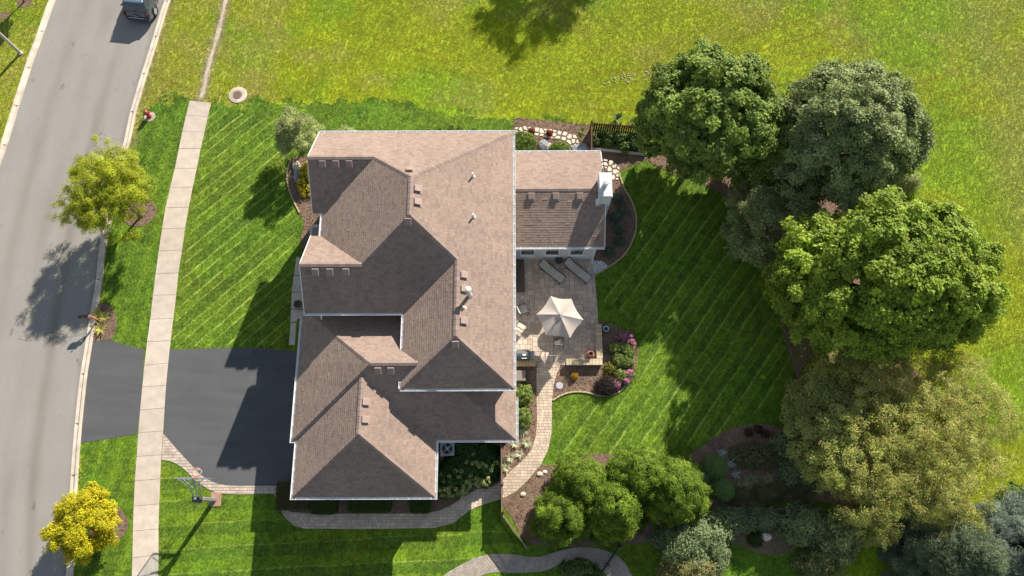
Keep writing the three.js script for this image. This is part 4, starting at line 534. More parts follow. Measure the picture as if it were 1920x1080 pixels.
// strappy clumps
const strapMat = leafMat({ roughness: 0.6, transmission: 0.25 });
function clump(name, label, cat, px, geo, col, s = 1, group) { const t = thing(name, label, cat, px[0], px[1], rr(0, 6), group); const m = mesh('leaf_tuft', geo, strapMat.clone(), t); m.material.color = lin(...col); m.scale.setScalar(s); return t; }
const stA = strapTuft(70, 0.46, 0.035, 601, { droop: 0.62 }), stB = strapTuft(46, 0.6, 0.05, 602, { droop: 0.5 }), stC = strapTuft(26, 0.55, 0.075, 603, { droop: 0.35, spread: 0.9 });
srand(610);
[[0.67, -4.94, 'top one against the roof corner'], [0.13, -4.2, 'left one by the fence'], [0.83, -4.29, 'right one at the path edge'], [0.41, -3.61, 'middle one'], [-0.13, -3.42, 'one under the fence top'], [-0.35, -2.78, 'lowest one beside the gate']].forEach(([x, y, l], i) => clump('variegated_grass', 'white striped grass clump in the path bed, ' + l, 'grass clump', [x, y], stA, i % 2 ? [0.62, 0.62, 0.42] : [0.52, 0.54, 0.34], rr(0.85, 1.1), 'white striped grasses in the path bed'));
[[-25.82, -12.3, 'upper'], [-25.37, -12.02, 'right'], [-25.49, -11.3, 'lower']].forEach(([x, y, l]) => clump('daylily', l + ' yellow green strappy clump around the mailbox post', 'daylily', [x, y], stB, [0.5, 0.48, 0.12], rr(0.95, 1.15), 'daylilies around the mailbox'));
[[12.25, -3.63, 'topmost'], [12.79, -3.02, 'middle'], [13.02, -2.41, 'lowest']].forEach(([x, y, l]) => clump('yucca', l + ' pale blue spiky plant beside the clipped balls', 'yucca', [x, y], stC, [0.36, 0.46, 0.42], rr(0.8, 1.0), 'spiky blue plants in the back bed'));
clump('hosta', 'leafy hosta clump outside the brown board fence', 'hosta', [7.16, -25.82], stC, [0.14, 0.22, 0.1], 1.2); clump('hosta', 'smaller yellow green clump outside the fence near the maple', 'hosta', [8.23, -25.57], stB, [0.2, 0.26, 0.06], 0.9);
clump('daylily', 'yellow green plant at the fence corner above the stone path', 'daylily', [4.74, -24.9], stB, [0.2, 0.24, 0.06], 0.85); clump('daylily', 'low yellowing plant just below the fence corner plant', 'daylily', [4.62, -24.42], stB, [0.24, 0.22, 0.05], 0.6);
for (let i = 0; i < 8; i++) clump('ornamental_grass', 'dark grass clump in the back bed, number ' + ['one from the left', 'two from the left', 'three from the left', 'four from the left', 'five from the left', 'six from the left', 'seven from the left', 'eight, the rightmost'][i], 'grass clump', [[13.38, -1.65], [13.92, -2.1], [14.41, -1.65], [14.93, -2.16], [15.24, -1.56], [15.78, -1.95], [16.09, -1.43], [16.54, -2.09]][i], stA, i % 3 ? [0.22, 0.25, 0.11] : [0.34, 0.31, 0.14], rr(1.1, 1.5), 'dark grasses in the back bed');
// shrubs
shrub('laurel', 'glossy shrub at the roof corner above the sun room', 'shrub', [0.78, -23.91], [0.85, 0.75], 1.2, { seed: 541, n: 520, geo: C.laurel, cols: COL.laurel, mat: leafGloss }); shrub('laurel', 'glossy shrub beside the sun room gutter and stone path', 'shrub', [3.2, -23.35], [0.75, 0.55], 0.9, { seed: 542, n: 380, geo: C.laurel, cols: COL.laurel, mat: leafGloss });
shrub('yellow_flowers', 'mass of yellow flowers under the front gable edge', 'flowers', [-13.47, -21.37], [0.6, 1.35], 0.6, { seed: 543, n: 300, geo: C.tight, size: 1.3, cols: [[0.12, 0.17, 0.03], [0.3, 0.3, 0.02]], flowers: [150, [[0.7, 0.56, 0.012], [0.78, 0.62, 0.03]], 1.1] });
[[1.33, -24.85, 'left'], [2.55, -24.72, 'right']].forEach(([x, y, l], i) => shrub('red_mum', l + ' rust red mum on the white stepping stones', 'flowers', [x, y], [0.2, 0.2], 0.28, { seed: 550 + i, n: 34, geo: C.tight, cols: [[0.06, 0.05, 0.02]], flowers: [60, [[0.3, 0.05, 0.02], [0.22, 0.06, 0.02]], 1] }));
[[14.03, -4.84, 'left'], [14.62, -5, 'middle'], [15.01, -4.77, 'right']].forEach(([x, y, l], i) => shrub('red_mum', l + ' red mum of three in the shaded back bed', 'flowers', [x, y], [0.26, 0.26], 0.3, { seed: 555 + i, n: 40, geo: C.tight, cols: [[0.05, 0.06, 0.02]], flowers: [26, [[0.2, 0.05, 0.03], [0.16, 0.04, 0.02]], 0.7], group: 'red mums in the back bed' }));
[[11.83, -2.84, 'upper'], [12.16, -1.57, 'lower']].forEach(([x, y, l], i) => { const t = shrub('boxwood_ball', l + ' clipped boxwood ball by the conifer mounds', 'shrub', [x, y], [0.74, 0.74], 1.05, { seed: 560 + i, n: 1000, geo: C.tight, cols: [[0.21, 0.33, 0.1], [0.26, 0.38, 0.125]], lump: 0.03, group: 'clipped boxwood balls' }); });
shrub('dark_shrub', 'dark purple green shrub below the red mums', 'shrub', [14.4, -3.44], [1.6, 0.85], 0.9, { seed: 565, n: 620, geo: C.tight, size: 1.4, cols: [[0.17, 0.19, 0.08], [0.22, 0.22, 0.1]] });
shrub('dark_shrub', 'dark shrub half under the olive tree', 'shrub', [16.86, -2.7], [1.3, 1.4], 1.2, { seed: 566, n: 520, geo: C.small, cols: COL.shade });
[[10.3, 1.43, 2.0, 1.9, 2.2, C.small, COL.shade, 'large dim shrub below the conifer mounds'], [9.73, 2.91, 1.6, 1.1, 2.6, C.fine, [[0.32, 0.29, 0.1], [0.22, 0.22, 0.08]], 'gold tinged shrub cut by the lower frame edge'], [12.54, 0.13, 1.2, 0.7, 1.1, C.small, COL.shade, 'dim leafy shrub just below the timber rail'], [14.39, 0.04, 1.0, 0.6, 0.9, C.small, COL.shade, 'dim shrub below the rail posts'], [16.49, 0.43, 1.5, 1.2, 1.7, C.small, [[0.24, 0.3, 0.13], [0.3, 0.35, 0.16]], 'greyish shrub right of the bare soil patch'], [18.24, 1.16, 1.4, 1.5, 1.9, C.small, [[0.26, 0.31, 0.13], [0.33, 0.37, 0.16]], 'leafy shrub under the olive tree near the lower edge'], [17.16, 2.45, 1.3, 0.9, 1.3, C.fine, [[0.17, 0.21, 0.085], [0.26, 0.28, 0.1]], 'light tipped shrub at the lower edge'], [20.19, 0.29, 1.6, 1.2, 1.8, C.fine, COL.olive, 'olive shrub merging with the crab tree'], [29.03, -1.01, 0.9, 0.8, 0.8, C.broad, [[0.12, 0.2, 0.03], [0.16, 0.24, 0.03]], 'light green leafy shrub at the right edge above the spruces'], [13.81, 1.21, 0.42, 0.42, 0.5, C.tight, COL.hedge, 'little round green mound on the bare soil'], [3.72, 2.77, 1.1, 0.5, 0.7, C.broad, [[0.1, 0.16, 0.04], [0.15, 0.21, 0.05]], 'leafy shrub inside the curve of the brick path'], [25.62, -20.7, 0.9, 0.5, 1.6, C.small, COL.variegated, 'pale shrub between the grey maple and the broad maple']].forEach(([x, y, rx, rz, h, geo, cols, l], i) => shrub('garden_shrub', l, 'shrub', [x, y], [rx, rz], h, { seed: 570 + i, n: Math.round(rx * rz * (geo === C.tight ? 1300 : 330) + 90), geo, cols, lump: 0.25 }));
[[13.12, -1.2, 0.9, 0.5, 0.6, 'dark low planting in front of the rail, left part'], [14.84, -1.35, 1.0, 0.5, 0.7, 'dark low planting in front of the rail, middle part'], [16.58, -1.64, 0.9, 0.6, 0.8, 'dark low planting in front of the rail, beside the olive tree'], [10.56, -2.11, 0.7, 0.7, 0.9, 'dark clipped shrub wedged between conifer and boxwood balls'], [16, -3.99, 0.9, 0.7, 0.8, 'green shrub at the right of the red mums'], [8.79, 1.13, 0.9, 0.5, 0.9, 'dark shrub tucked under the lower conifers']].forEach(([x, z, rx, rz, h, l], i) => shrub('garden_shrub', l, 'shrub', [x, z], [rx, rz], h, { seed: 660 + i, n: Math.round(rx * rz * 420), geo: i < 3 ? C.needle : C.small, size: i < 3 ? 0.8 : 1, cols: i < 3 ? [[0.2, 0.2, 0.09], [0.13, 0.16, 0.07], [0.26, 0.23, 0.11]] : COL.shade, lump: 0.25 }));
// flower bed by the patio
const PK = [[0.62, 0.24, 0.38], [0.7, 0.34, 0.48], [0.5, 0.14, 0.28]];
[[6.68, -10.55, .36, .3, 'pink flowers at the top of the patio flower bed'], [7.18, -10.72, .32, .3, 'pink flowers at the upper right of the patio flower bed'], [7.32, -10.22, .28, .34, 'pink flowers on the right edge of the patio flower bed'], [7.03, -8.29, .4, .34, 'pink flowers at the lower right of the patio flower bed'], [6.81, -7.9, .26, .22, 'pink flowers just inside the lower right bed edge'], [6.29, -7.71, .3, .36, 'pink flowers at the bottom of the patio flower bed']].forEach(([x, y, rx, rz, l], i) => shrub('pink_flowers', l, 'flowers', [x, y], [rx, rz], 0.4, { seed: 590 + i, n: 60, geo: C.tight, size: 1.3, cols: [[0.1, 0.16, 0.04]], flowers: [34, PK, 0.95], group: 'pink flowers in the patio bed' }));
[[6.22, -9.92, .4, .34, 'leafy shrub nearest the seat wall in the flower bed'], [6.75, -9.95, .4, .34, 'light green shrub under the upper pink flowers'], [7.13, -9.68, .36, .4, 'light green shrub at the right of the flower bed'], [6.52, -9.25, .42, .4, 'broad yellowish shrub in the middle of the flower bed'], [7.03, -9.08, .36, .36, 'shrub just above the lower pink flowers'], [6.57, -8.23, .36, .4, 'shrub enclosed by the lower pink flowers']].forEach(([x, y, rx, rz, l], i) => shrub('garden_shrub', l, 'shrub', [x, y], [rx, rz], 0.55, { seed: 600 + i, n: 120, geo: C.laurel, size: 0.85, cols: [[0.2, 0.27, 0.06], [0.3, 0.34, 0.1], [0.16, 0.23, 0.05]] }));
shrub('garden_shrub', 'yellow leaved little shrub near the seat wall corner', 'shrub', [6, -8.66], [0.4, 0.36], 0.45, { seed: 607, n: 110, geo: C.tight, size: 1.3, cols: [[0.26, 0.25, 0.03], [0.2, 0.22, 0.03]] });
shrub('bare_shrub', 'dark bare twiggy shrub in the lower flower bed', 'shrub', [5.67, -7.58], [0.7, 0.6], 0.55, { seed: 608, n: 130, geo: C.needle, size: 0.8, cols: [[0.05, 0.04, 0.035], [0.08, 0.06, 0.05]] });
shrub('orange_flowers', 'small orange yellow flowering plant on the mulch', 'flowers', [3.78, -8.24], [0.18, 0.18], 0.35, { seed: 609, n: 30, geo: C.tight, cols: [[0.15, 0.14, 0.03]], flowers: [40, [[0.6, 0.3, 0.02], [0.6, 0.42, 0.05]], 1] });
[[6.9, -19.93, 'top'], [7.17, -19.13, 'second'], [6.67, -18.65, 'third'], [6.84, -17.91, 'fourth'], [6.94, -17.02, 'fifth'], [6.22, -16.22, 'bottom']].forEach(([x, y, l], i) => shrub('lavender', l + ' grey green lavender tuft down the bed beside the chimney', 'lavender', [x, y], [0.34, 0.34], 0.4, { seed: 620 + i, n: 60, geo: C.needle, size: 0.6, cols: [[0.24, 0.29, 0.22], [0.18, 0.24, 0.17]], group: 'lavender tufts beside the chimney' }));
// ---------------------------------------------------------------- garden structures
srand(700);
{ // seat wall round the patio corner: blocks below, capstones above
  const t = thing('seat_wall', 'low L shaped stone seat wall at the patio corner by the pot', 'seat wall'), [xa, za] = [5.51, -8.86], x1 = xa - 0.03, z1 = za - 0.02, xl = [3.28, -9.09][0], zt = [5.29, -11.41][1];
  const block = std({ map: speckle(0.36, 0.29, 0.22, 0.3, 13, 10, 0.4), roughness: 0.9 }), caps_ = [0.9, 1, 1.08].map((k) => std({ map: M.stone.map, color: lin(0.86 * k, 0.77 * k, 0.62 * k), roughness: 0.9 }));
  for (let r = 0; r < 3; r++) { for (let x = xl + (r % 2) * 0.14, w; x < x1 - 0.1; x += w) { w = 0.3; const W = Math.min(w, x1 - x); mesh('block', box(W - 0.012, 0.125, 0.3, x + W / 2, 0.065 + r * 0.13, z1 - 0.17, 0, 0.012), block, t); } for (let z = zt + (r % 2) * 0.14; z < z1 - 0.4; z += 0.3) { const W = Math.min(0.3, z1 - 0.33 - z); mesh('block', box(0.3, 0.125, W - 0.012, x1 - 0.17, 0.065 + r * 0.13, z + W / 2, 0, 0.012), block, t); } }
  for (let x = xl - 0.02; x < x1 - 0.04; x += 0.2) { const W = Math.min(0.2, x1 - x); mesh('capstone', box(W - 0.008, 0.07, 0.38, x + W / 2, 0.43, z1 - 0.17, 0, 0.012), caps_[Math.floor(rnd() * 3)], t); }
  for (let z = zt; z < z1 - 0.4; z += 0.24) { const W = Math.min(0.24, z1 - 0.365 - z); mesh('capstone', box(0.38, 0.07, W - 0.008, x1 - 0.17, 0.43, z + W / 2, 0, 0.012), caps_[Math.floor(rnd() * 3)], t); }
  const s = thing('stone_ledge', 'short tan stone ledge beside the grill', 'ledge', 0.72, -8.97); for (let i = 0; i < 7; i++) { mesh('capstone', box(0.192, 0.07, 0.36, -0.6 + i * 0.2, 0.43, 0, 0, 0.012), std({ map: M.stone.map, color: lin(0.8 + 0.04 * (i % 3), 0.66, 0.42), roughness: 0.9 }), s); } for (let r = 0; r < 3; r++) for (let i = 0; i < 5; i++) mesh('block', box(0.27, 0.125, 0.28, -0.56 + i * 0.28, 0.065 + r * 0.13, 0, 0, 0.012), block, s);
}
{ // edging of small stones along the beds
  for (const [line, l] of [[[[7.46, -8.42], [6.86, -7.61], [6.1, -7.12], [5.23, -7.06], [4.49, -7.26], [3.69, -7.29], [3.04, -7.13], [2.42, -6.78]], 'pale stone edging along the lower curve of the patio flower bed'], [[[7.08, -21.81], [7.42, -20.69], [7.86, -19.74], [8.06, -18.79], [8.05, -18.01], [7.92, -17.46], [7.35, -16.29], [6.46, -15.46], [5.17, -14.68]], 'stone edging curving round the bed beside the chimney'], [[[-14.69, -22.9], [-14.86, -22], [-14.74, -21.03], [-14.3, -19.96], [-13.8, -19.02]], 'pale edging of the mulch bed at the front corner']]) { const p = resample(smooth(line, 6, false), 0.28), t = new THREE.Group(); t.name = numbered('bed_edging'); tag(t, l, 'edging'); scene.add(t); for (let i = 0; i + 1 < p.length; i++) { const a = p[i], b = p[i + 1]; mesh('edging_stone', box(0.1, 0.1, Math.hypot(b[0] - a[0], b[1] - a[1]) - 0.015, (a[0] + b[0]) / 2, 0.04, (a[1] + b[1]) / 2, Math.atan2(b[0] - a[0], b[1] - a[1]), 0.02), M.tan, t); } }
}
function stepping(label, name, polyList, mat, h = 0.05) { const t = new THREE.Group(); t.name = numbered(name); t.userData = { label, kind: 'structure' }; scene.add(t); for (const p of polyList) mesh('flagstone', prism(p, 0, h + rr(-0.01, 0.015), 0.012), mat[Math.floor(rnd() * mat.length)], t); return t; }
const flag = [0.92, 1, 1.1].map((k) => std({ map: M.stone.map, color: lin(1.15 * k, 1.12 * k, 1.06 * k), roughness: 0.9 }));
{

  const cells = (band, n, sd) => { // irregular tight fitting stones: each the part of the band nearer to it than to its neighbours
    srand(sd); const B = area2(band) < 0 ? [...band].reverse() : band, xs = B.map((p) => p[0]), zs = B.map((p) => p[1]), S = []; for (let k = 0; S.length < n && k < 9000; k++) { const p = [rr(Math.min(...xs), Math.max(...xs)), rr(Math.min(...zs), Math.max(...zs))]; if (inside(B, ...p) && S.every((q) => Math.hypot(q[0] - p[0], q[1] - p[1]) > 0.3)) S.push(p); }
    return S.map((p) => { let c = B; for (const q of S) { const dx = p[0] - q[0], dz = p[1] - q[1], l = Math.hypot(dx, dz); if (!l || l > 1.6) continue; const ux = dx / l, uz = dz / l, mx = (p[0] + q[0]) / 2 + ux * 0.022, mz = (p[1] + q[1]) / 2 + uz * 0.022, K = 6; c = clip(c, [[mx - uz * -K, mz - ux * K], [mx - uz * -K + ux * K, mz - ux * K + uz * K], [mx + uz * -K + ux * K, mz + ux * K + uz * K], [mx + uz * -K, mz + ux * K]]); } const n2 = c.length; return c.map((v, i) => { const a = c[(i + n2 - 1) % n2], b = c[(i + 1) % n2]; return [v[0] * 0.76 + (a[0] + b[0]) * 0.12, v[1] * 0.76 + (a[1] + b[1]) * 0.12]; }); }).filter((c) => c.length > 2 && Math.abs(area2(c)) > 0.03);
  };
  stepping('white flagstone path curving through the north mulch bed', 'stone_path', cells([[0.21, -25.23], [0.93, -25.31], [1.83, -25.19], [2.73, -25.06], [3.63, -24.86], [4.34, -24.62], [4.54, -24.14], [4.38, -23.46], [4.03, -23.62], [3.82, -24.06], [3.26, -24.3], [2.36, -24.46], [1.47, -24.63], [0.21, -24.83]], 34, 720), flag);
  stepping('white flagstones on the ground beside the chimney', 'stone_path', cells([[6.1, -22.86], [6.77, -22.7], [7.17, -22.2], [7.06, -21.3], [6.57, -21.31], [6.38, -21.93], [6.05, -22.32]], 16, 721), flag);
  const boulder = (label, px, r, mat, sx = 1) => { const g = new THREE.IcosahedronGeometry(r, 3), p = g.attributes.position; for (let i = 0; i < p.count; i++) { const v = V(p.getX(i), p.getY(i), p.getZ(i)), k = 1 + 0.35 * nz(v.x * 2.2 / r + px[0], v.y * 2.2 / r, v.z * 2.2 / r); p.setXYZ(i, v.x * k * sx, v.y * k * 0.7, v.z * k); } g.computeVertexNormals(); const m = mesh('boulder', g, mat); m.position.set(px[0], r * 0.25, px[1]); tag(m, label, 'boulder'); return m; };
  boulder('white boulder at the top of the front corner bed', [-14.25, -22.39], 0.3, flag[1], 0.9); boulder('grey boulder beside the yellow flowers', [-14.04, -21.57], 0.42, M.grey, 0.8); boulder('small grey stone above the grey boulder', [-14.19, -22], 0.24, M.grey); boulder('grey stone between the two glossy shrubs', [2.14, -23.87], 0.34, M.grey); boulder('flat grey rock by the fence foot', [4.42, -23.5], 0.36, M.grey, 1.2); boulder('second grey rock tight against the fence', [4.78, -23.66], 0.3, M.grey, 1.2); boulder('white stone beneath the laurel shrub', [2.53, -23.71], 0.26, flag[1]);
  boulder('pale rock peeking out above the leftmost conifer mound', [1.59, -2.47], 0.13, flag[0], 1.4); boulder('second pale rock beside the conifer mound', [1.9, -2.59], 0.1, flag[1], 1.4); boulder('pale rock at the left of the conifer mound', [0.61, -1.33], 0.13, flag[0], 1.2);
  boulder('whitish stone on the bare soil below the rail', [14.47, 1.06], 0.22, flag[1], 1.4);
  // pebbles: white gravel corner by the patio, crumbs of pale stone in the field
  const peb = new THREE.IcosahedronGeometry(0.045, 0), tri = [[5.18, -15.68], [5.72, -15.65], [6.18, -15.29], [5.18, -14.79]], list = []; for (let i = 0; i < 900; i++) { const x = rr(tri[0][0], tri[2][0] + 0.3), z = rr(tri[0][1], tri[3][1]); if (inside(tri, x, z)) list.push([V(x, 0.03, z), dirRand(0.3), rr(0.6, 1.3), lin(0.55, 0.57, 0.56).multiplyScalar(rr(0.7, 1.2))]); }
  tag(instanced('white_gravel', peb, std({ roughness: 0.8 }), list), 'white gravel in the corner between patio and lawn', null, null, 'stuff');
  const l2 = []; for (let i = 0; i < 60; i++) { const p = [[6.84, -28.67], [7.6, -29.05], [8.14, -28.92], [8.88, -29], [9.56, -29.29], [10.02, -29.5], [7.97, -29.26], [7.33, -28.88]][i % 8]; l2.push([V(p[0] + rr(-0.45, 0.45), 0.02, p[1] + rr(-0.3, 0.3)), dirRand(0.3), rr(0.4, 1.6), lin(0.5, 0.42, 0.35).multiplyScalar(rr(0.7, 1.2))]); }
  tag(instanced('stone_crumbs', peb, std({ roughness: 0.9 }), l2), 'scattered pale stones in the field left of the dark maple', null, null, 'stuff');
}
// wooden fences: every board its own piece
function boardFence(label, a, b, h, { w = 0.1, gap = 0.045, mat = M.cedar, posts = 2, t = 0.022, face = 1, name = 'board_fence', top = true } = {}) {
  const L = Math.hypot(b[0] - a[0], b[1] - a[1]), g = thing(name, label, 'fence', a[0], a[1], -Math.atan2(b[1] - a[1], b[0] - a[0])), n = Math.floor(L / (w + gap));
  const bg = box(w, h - 0.05, t, 0, h / 2 + 0.02, 0, 0, 0.006), tint = [0.85, 1, 1.1].map((k) => { const m = mat.clone(); m.color.multiplyScalar(k); return m; });
  for (let i = 0; i < n; i++) { const m = mesh('slat', bg, tint[Math.floor(rnd() * 3)], g); m.position.set((i + 0.5) * L / n, rr(-0.01, 0.01), face * 0.045); }
  for (const y of [0.25, h - 0.25]) mesh('rail', box(L, 0.09, 0.04, L / 2, y, 0), tint[1], g); if (top) mesh('top_rail', box(L, 0.03, 0.07, L / 2, h + 0.02, 0.02, 0, 0.006), tint[2], g);
  for (let i = 0; i < posts; i++) { const m = mesh('post', [box(0.1, h + 0.12, 0.1, 0, (h + 0.12) / 2, -face * 0.02), box(0.13, 0.03, 0.13, 0, h + 0.13, -face * 0.02)], tint[0], g); m.position.x = L * i / (posts - 1); }
  return g;
}
const nf0 = [5.28, -24.93], nf1 = [9.08, -24.6];
boardFence('dark brown slatted fence along the top of the vegetable bed', nf0, nf1, 1.25, { face: 1, posts: 3, top: false, gap: 0.05, w: 0.1 });
boardFence('dark brown side fence seen edge on between stone path and vegetable bed', [5.28, -24.81], [5.22, -22.91], 1.2, { posts: 2, face: -1, mat: M.cedar });
const gA = [-0.62, -4.4], gB = [-0.6, -1.9], gC = [-0.59, -0.27], gD = [0.8, 1.57];
boardFence('brown wooden fence seen from above beside the hydrangea bed', gA, gB, 1.35, { posts: 2, gap: 0.012, mat: std({ map: speckle(0.16, 0.1, 0.072, 0.4, 7, 14, 0.5) }) });
boardFence('closed wooden gate across the paver path', gB, gC, 1.3, { posts: 2, name: 'wooden_gate', gap: 0.02, mat: std({ map: speckle(0.16, 0.1, 0.072, 0.4, 7, 14, 0.5) }) });
boardFence('brown wooden fence running diagonally from the gate to the conifer bed', gC, gD, 1.3, { posts: 2, gap: 0.012, mat: std({ map: speckle(0.16, 0.1, 0.075, 0.4, 7, 14, 0.5) }) });
boardFence('thin brown rail fence along the lower side of the back bed', [11.16, 0.12], [17, -0.75], 0.8, { posts: 4, gap: 0.25, mat: std({ map: speckle(0.09, 0.065, 0.05, 0.4, 7, 14, 0.5) }), name: 'rail_fence' });
boardFence('dark rail fence crossing the curved brick path at the bottom', [6.04, 1.47], [4.51, 3.45], 0.9, { posts: 3, gap: 0.16, w: 0.03, mat: M.dark, name: 'rail_fence' });
{ // raised vegetable bed
  const a = [5.38, -23.54], b = [8.99, -23.09], L = b[0] - a[0], t = thing('raised_bed', 'raised vegetable bed with pale timber front below the slatted fence', 'raised bed', a[0], a[1], -Math.atan2(b[1] - a[1], L));
  for (let r = 0; r < 2; r++) mesh('plank', box(L, 0.15, 0.05, L / 2, 0.09 + r * 0.155, 0, 0, 0.008), std({ map: speckle(0.45, 0.44, 0.42, 0.2, 14, 10, 0.3) }), t);
  mesh('side_plank', box(0.05, 0.3, 1.1, 0.02, 0.17, -0.55, 0, 0.008), M.oldwood, t); mesh('soil', box(L - 0.1, 0.26, 1.05, L / 2, 0.13, -0.55), M.bark, t);
  [[0.25, -0.4, .3, .5, 'left'], [1.05, -0.45, .34, .5, 'second'], [1.8, -0.7, .36, .7, 'tallest'], [2.1, -0.2, .34, .45, 'front'], [2.65, -0.4, .34, .5, 'fifth'], [3.2, -0.45, .34, .5, 'right'], [0.7, -0.85, .3, .5, 'back left'], [1.3, -0.8, .3, .6, 'back middle'], [2.7, -0.85, .34, .6, 'back right']].forEach(([x, z, r, h, l], i) => { const s = shrub('vegetable_plant', l + ' leafy vegetable plant in the raised bed', 'vegetable', [a[0] + x, a[1] + z + x * 0.09], [r, r], h, { seed: 640 + i, n: 60, geo: C.broad, cols: i % 2 ? [[0.09, 0.16, 0.03], [0.14, 0.22, 0.04]] : [[0.05, 0.1, 0.025], [0.08, 0.14, 0.03]] }); s.position.y = 0.25; });
  const j = thing('jar', 'white jar standing on the pale timber of the raised bed', 'jar', ...[8.58, -23.33], 0, undefined, 0.32); mesh('body', lathe([[0, 0], [0.06, 0], [0.075, 0.04], [0.07, 0.12], [0.045, 0.15], [0.05, 0.17], [0, 0.17]]), M.white, j); mesh('lid', cyl(0.055, 0.055, 0.03, 0, 0.185, 0), M.metal, j);
}
// ---------------------------------------------------------------- patio furniture
{
  const cx = 2.80, cz = -11.4, um = thing('parasol', 'cream six sided parasol open over the patio table', 'parasol', cx, cz), vs = [[2.29, -12.7], [3.55, -12.52], [4.24, -11.2], [3.4, -10.1], [1.98, -10.28], [1.45, -11.55]].map(([x, z]) => [x - cx, z - cz]);
  const fab = new THREE.MeshPhysicalMaterial({ color: lin(0.48, 0.42, 0.38), roughness: 0.9, transmission: 0.18, thickness: 0, side: THREE.DoubleSide, bumpMap: grainBump, bumpScale: 0.002 });
  for (let i = 0; i < 6; i++) {
    const a = vs[i], b = vs[(i + 1) % 6], pos = [], N = 8, P = (s, t) => { const ex = a[0] + (b[0] - a[0]) * t, ez = a[1] + (b[1] - a[1]) * t, sag = Math.sin(Math.PI * t) * s, inn = 1 - 0.06 * sag; return [ex * s * inn, 2.72 - 0.5 * s - 0.07 * sag * s + 0.05 * Math.sin(Math.PI * s) * (1 - Math.sin(Math.PI * t)), ez * s * inn]; };
    for (let u = 0; u < N; u++) for (let v = 0; v < N; v++) { const q = [P(u / N, v / N), P((u + 1) / N, v / N), P((u + 1) / N, (v + 1) / N), P(u / N, (v + 1) / N)]; for (const k of [0, 2, 1, 0, 3, 2]) pos.push(...q[k]); }
    const g = new THREE.BufferGeometry(); g.setAttribute('position', new THREE.Float32BufferAttribute(pos, 3)); g.setAttribute('uv', new THREE.Float32BufferAttribute(pos.filter((_, k) => k % 3 !== 1), 2)); g.computeVertexNormals(); mesh('canopy_panel', g, fab, um);
    mesh('rib', bar([0, 2.68, 0], [a[0], 2.2, a[1]], 0.011, 0.009, 6), M.steel, um); mesh('seam', bar([0, 2.735, 0], [a[0], 2.235, a[1]], 0.008, 0.008, 5), std({ color: lin(0.34, 0.3, 0.27) }), um);
  }
  mesh('pole', cyl(0.022, 0.025, 2.8, 0, 1.4, 0, 12), M.steel, um);
  const vent_ = new THREE.ConeGeometry(0.2, 0.09, 6).translate(0, 2.79, 0); mesh('top_vent', vent_, std({ color: lin(0.3, 0.29, 0.28) }), um); mesh('finial', [cyl(0.03, 0.045, 0.1, 0, 2.86, 0, 10), ball(0.04, 0, 2.93, 0)], M.metal, um);
  mesh('base', lathe([[0, 0.04], [0.28, 0.04], [0.27, 0.09], [0.06, 0.12], [0.05, 0.3], [0, 0.3]]), M.dark, um);
  const tb = thing('patio_table', 'round dark patio table under the cream parasol', 'table', cx, cz, 0, undefined, 0.036); mesh('table_top', [cyl(0.62, 0.62, 0.025, 0, 0.72, 0, 32), new THREE.TorusGeometry(0.62, 0.02, 8, 36).rotateX(Math.PI / 2).translate(0, 0.72, 0)], M.glass, tb); for (let i = 0; i < 4; i++) { const a = i * 1.571 + 0.4; mesh('leg', bar([Math.cos(a) * 0.5, 0, Math.sin(a) * 0.5], [Math.cos(a) * 0.35, 0.71, Math.sin(a) * 0.35], 0.02), M.dark, tb); }
}
const slingM = std({ color: lin(0.46, 0.43, 0.38), roughness: 0.9, bumpMap: grainBump, bumpScale: 0.001 }), slingD = std({ color: lin(0.13, 0.13, 0.12), roughness: 0.9 });
function chair(label, x, z, turn, sling) {
  const t = thing('patio_chair', label, 'chair', x, z, turn, undefined, 0.036);
  mesh('seat', box(0.5, 0.025, 0.46, 0, 0.41, 0, 0, 0.01), sling, t); mesh('backrest', box(0.5, 0.52, 0.025, 0, 0, 0, 0, 0.01).rotateX(-0.3).translate(0, 0.68, -0.31), sling, t);
  for (const s of [-1, 1]) { mesh('arm', tube([[s * 0.29, 0.42, 0.26], [s * 0.3, 0.62, 0.22], [s * 0.3, 0.63, -0.1], [s * 0.28, 0.66, -0.3]], 0.018, 16), M.dark, t); mesh('leg', bar([s * 0.29, 0, 0.3], [s * 0.28, 0.44, 0.22], 0.016), M.dark, t); mesh('leg', bar([s * 0.29, 0, -0.32], [s * 0.28, 0.44, -0.2], 0.016), M.dark, t); }
  mesh('back_frame', tube([[-0.27, 0.4, -0.22], [-0.27, 0.9, -0.38], [-0.15, 0.97, -0.4], [0.15, 0.97, -0.4], [0.27, 0.9, -0.38], [0.27, 0.4, -0.22]], 0.017, 24), M.dark, t); return t;
}
chair('dark framed chair pulled out below the parasol edge', 2.84, -10.35, Math.PI, slingD); chair('grey chair half under the gutter left of the parasol', 0.7, -12.35, 1.9, slingM); chair('pale chair in the sun just above the grill', 0.5, -11.2, 1.0, std({ color: lin(0.62, 0.54, 0.46), roughness: 0.9 })); chair('chair hidden under the right side of the parasol', 3.55, -11.5, -1.6, slingD);
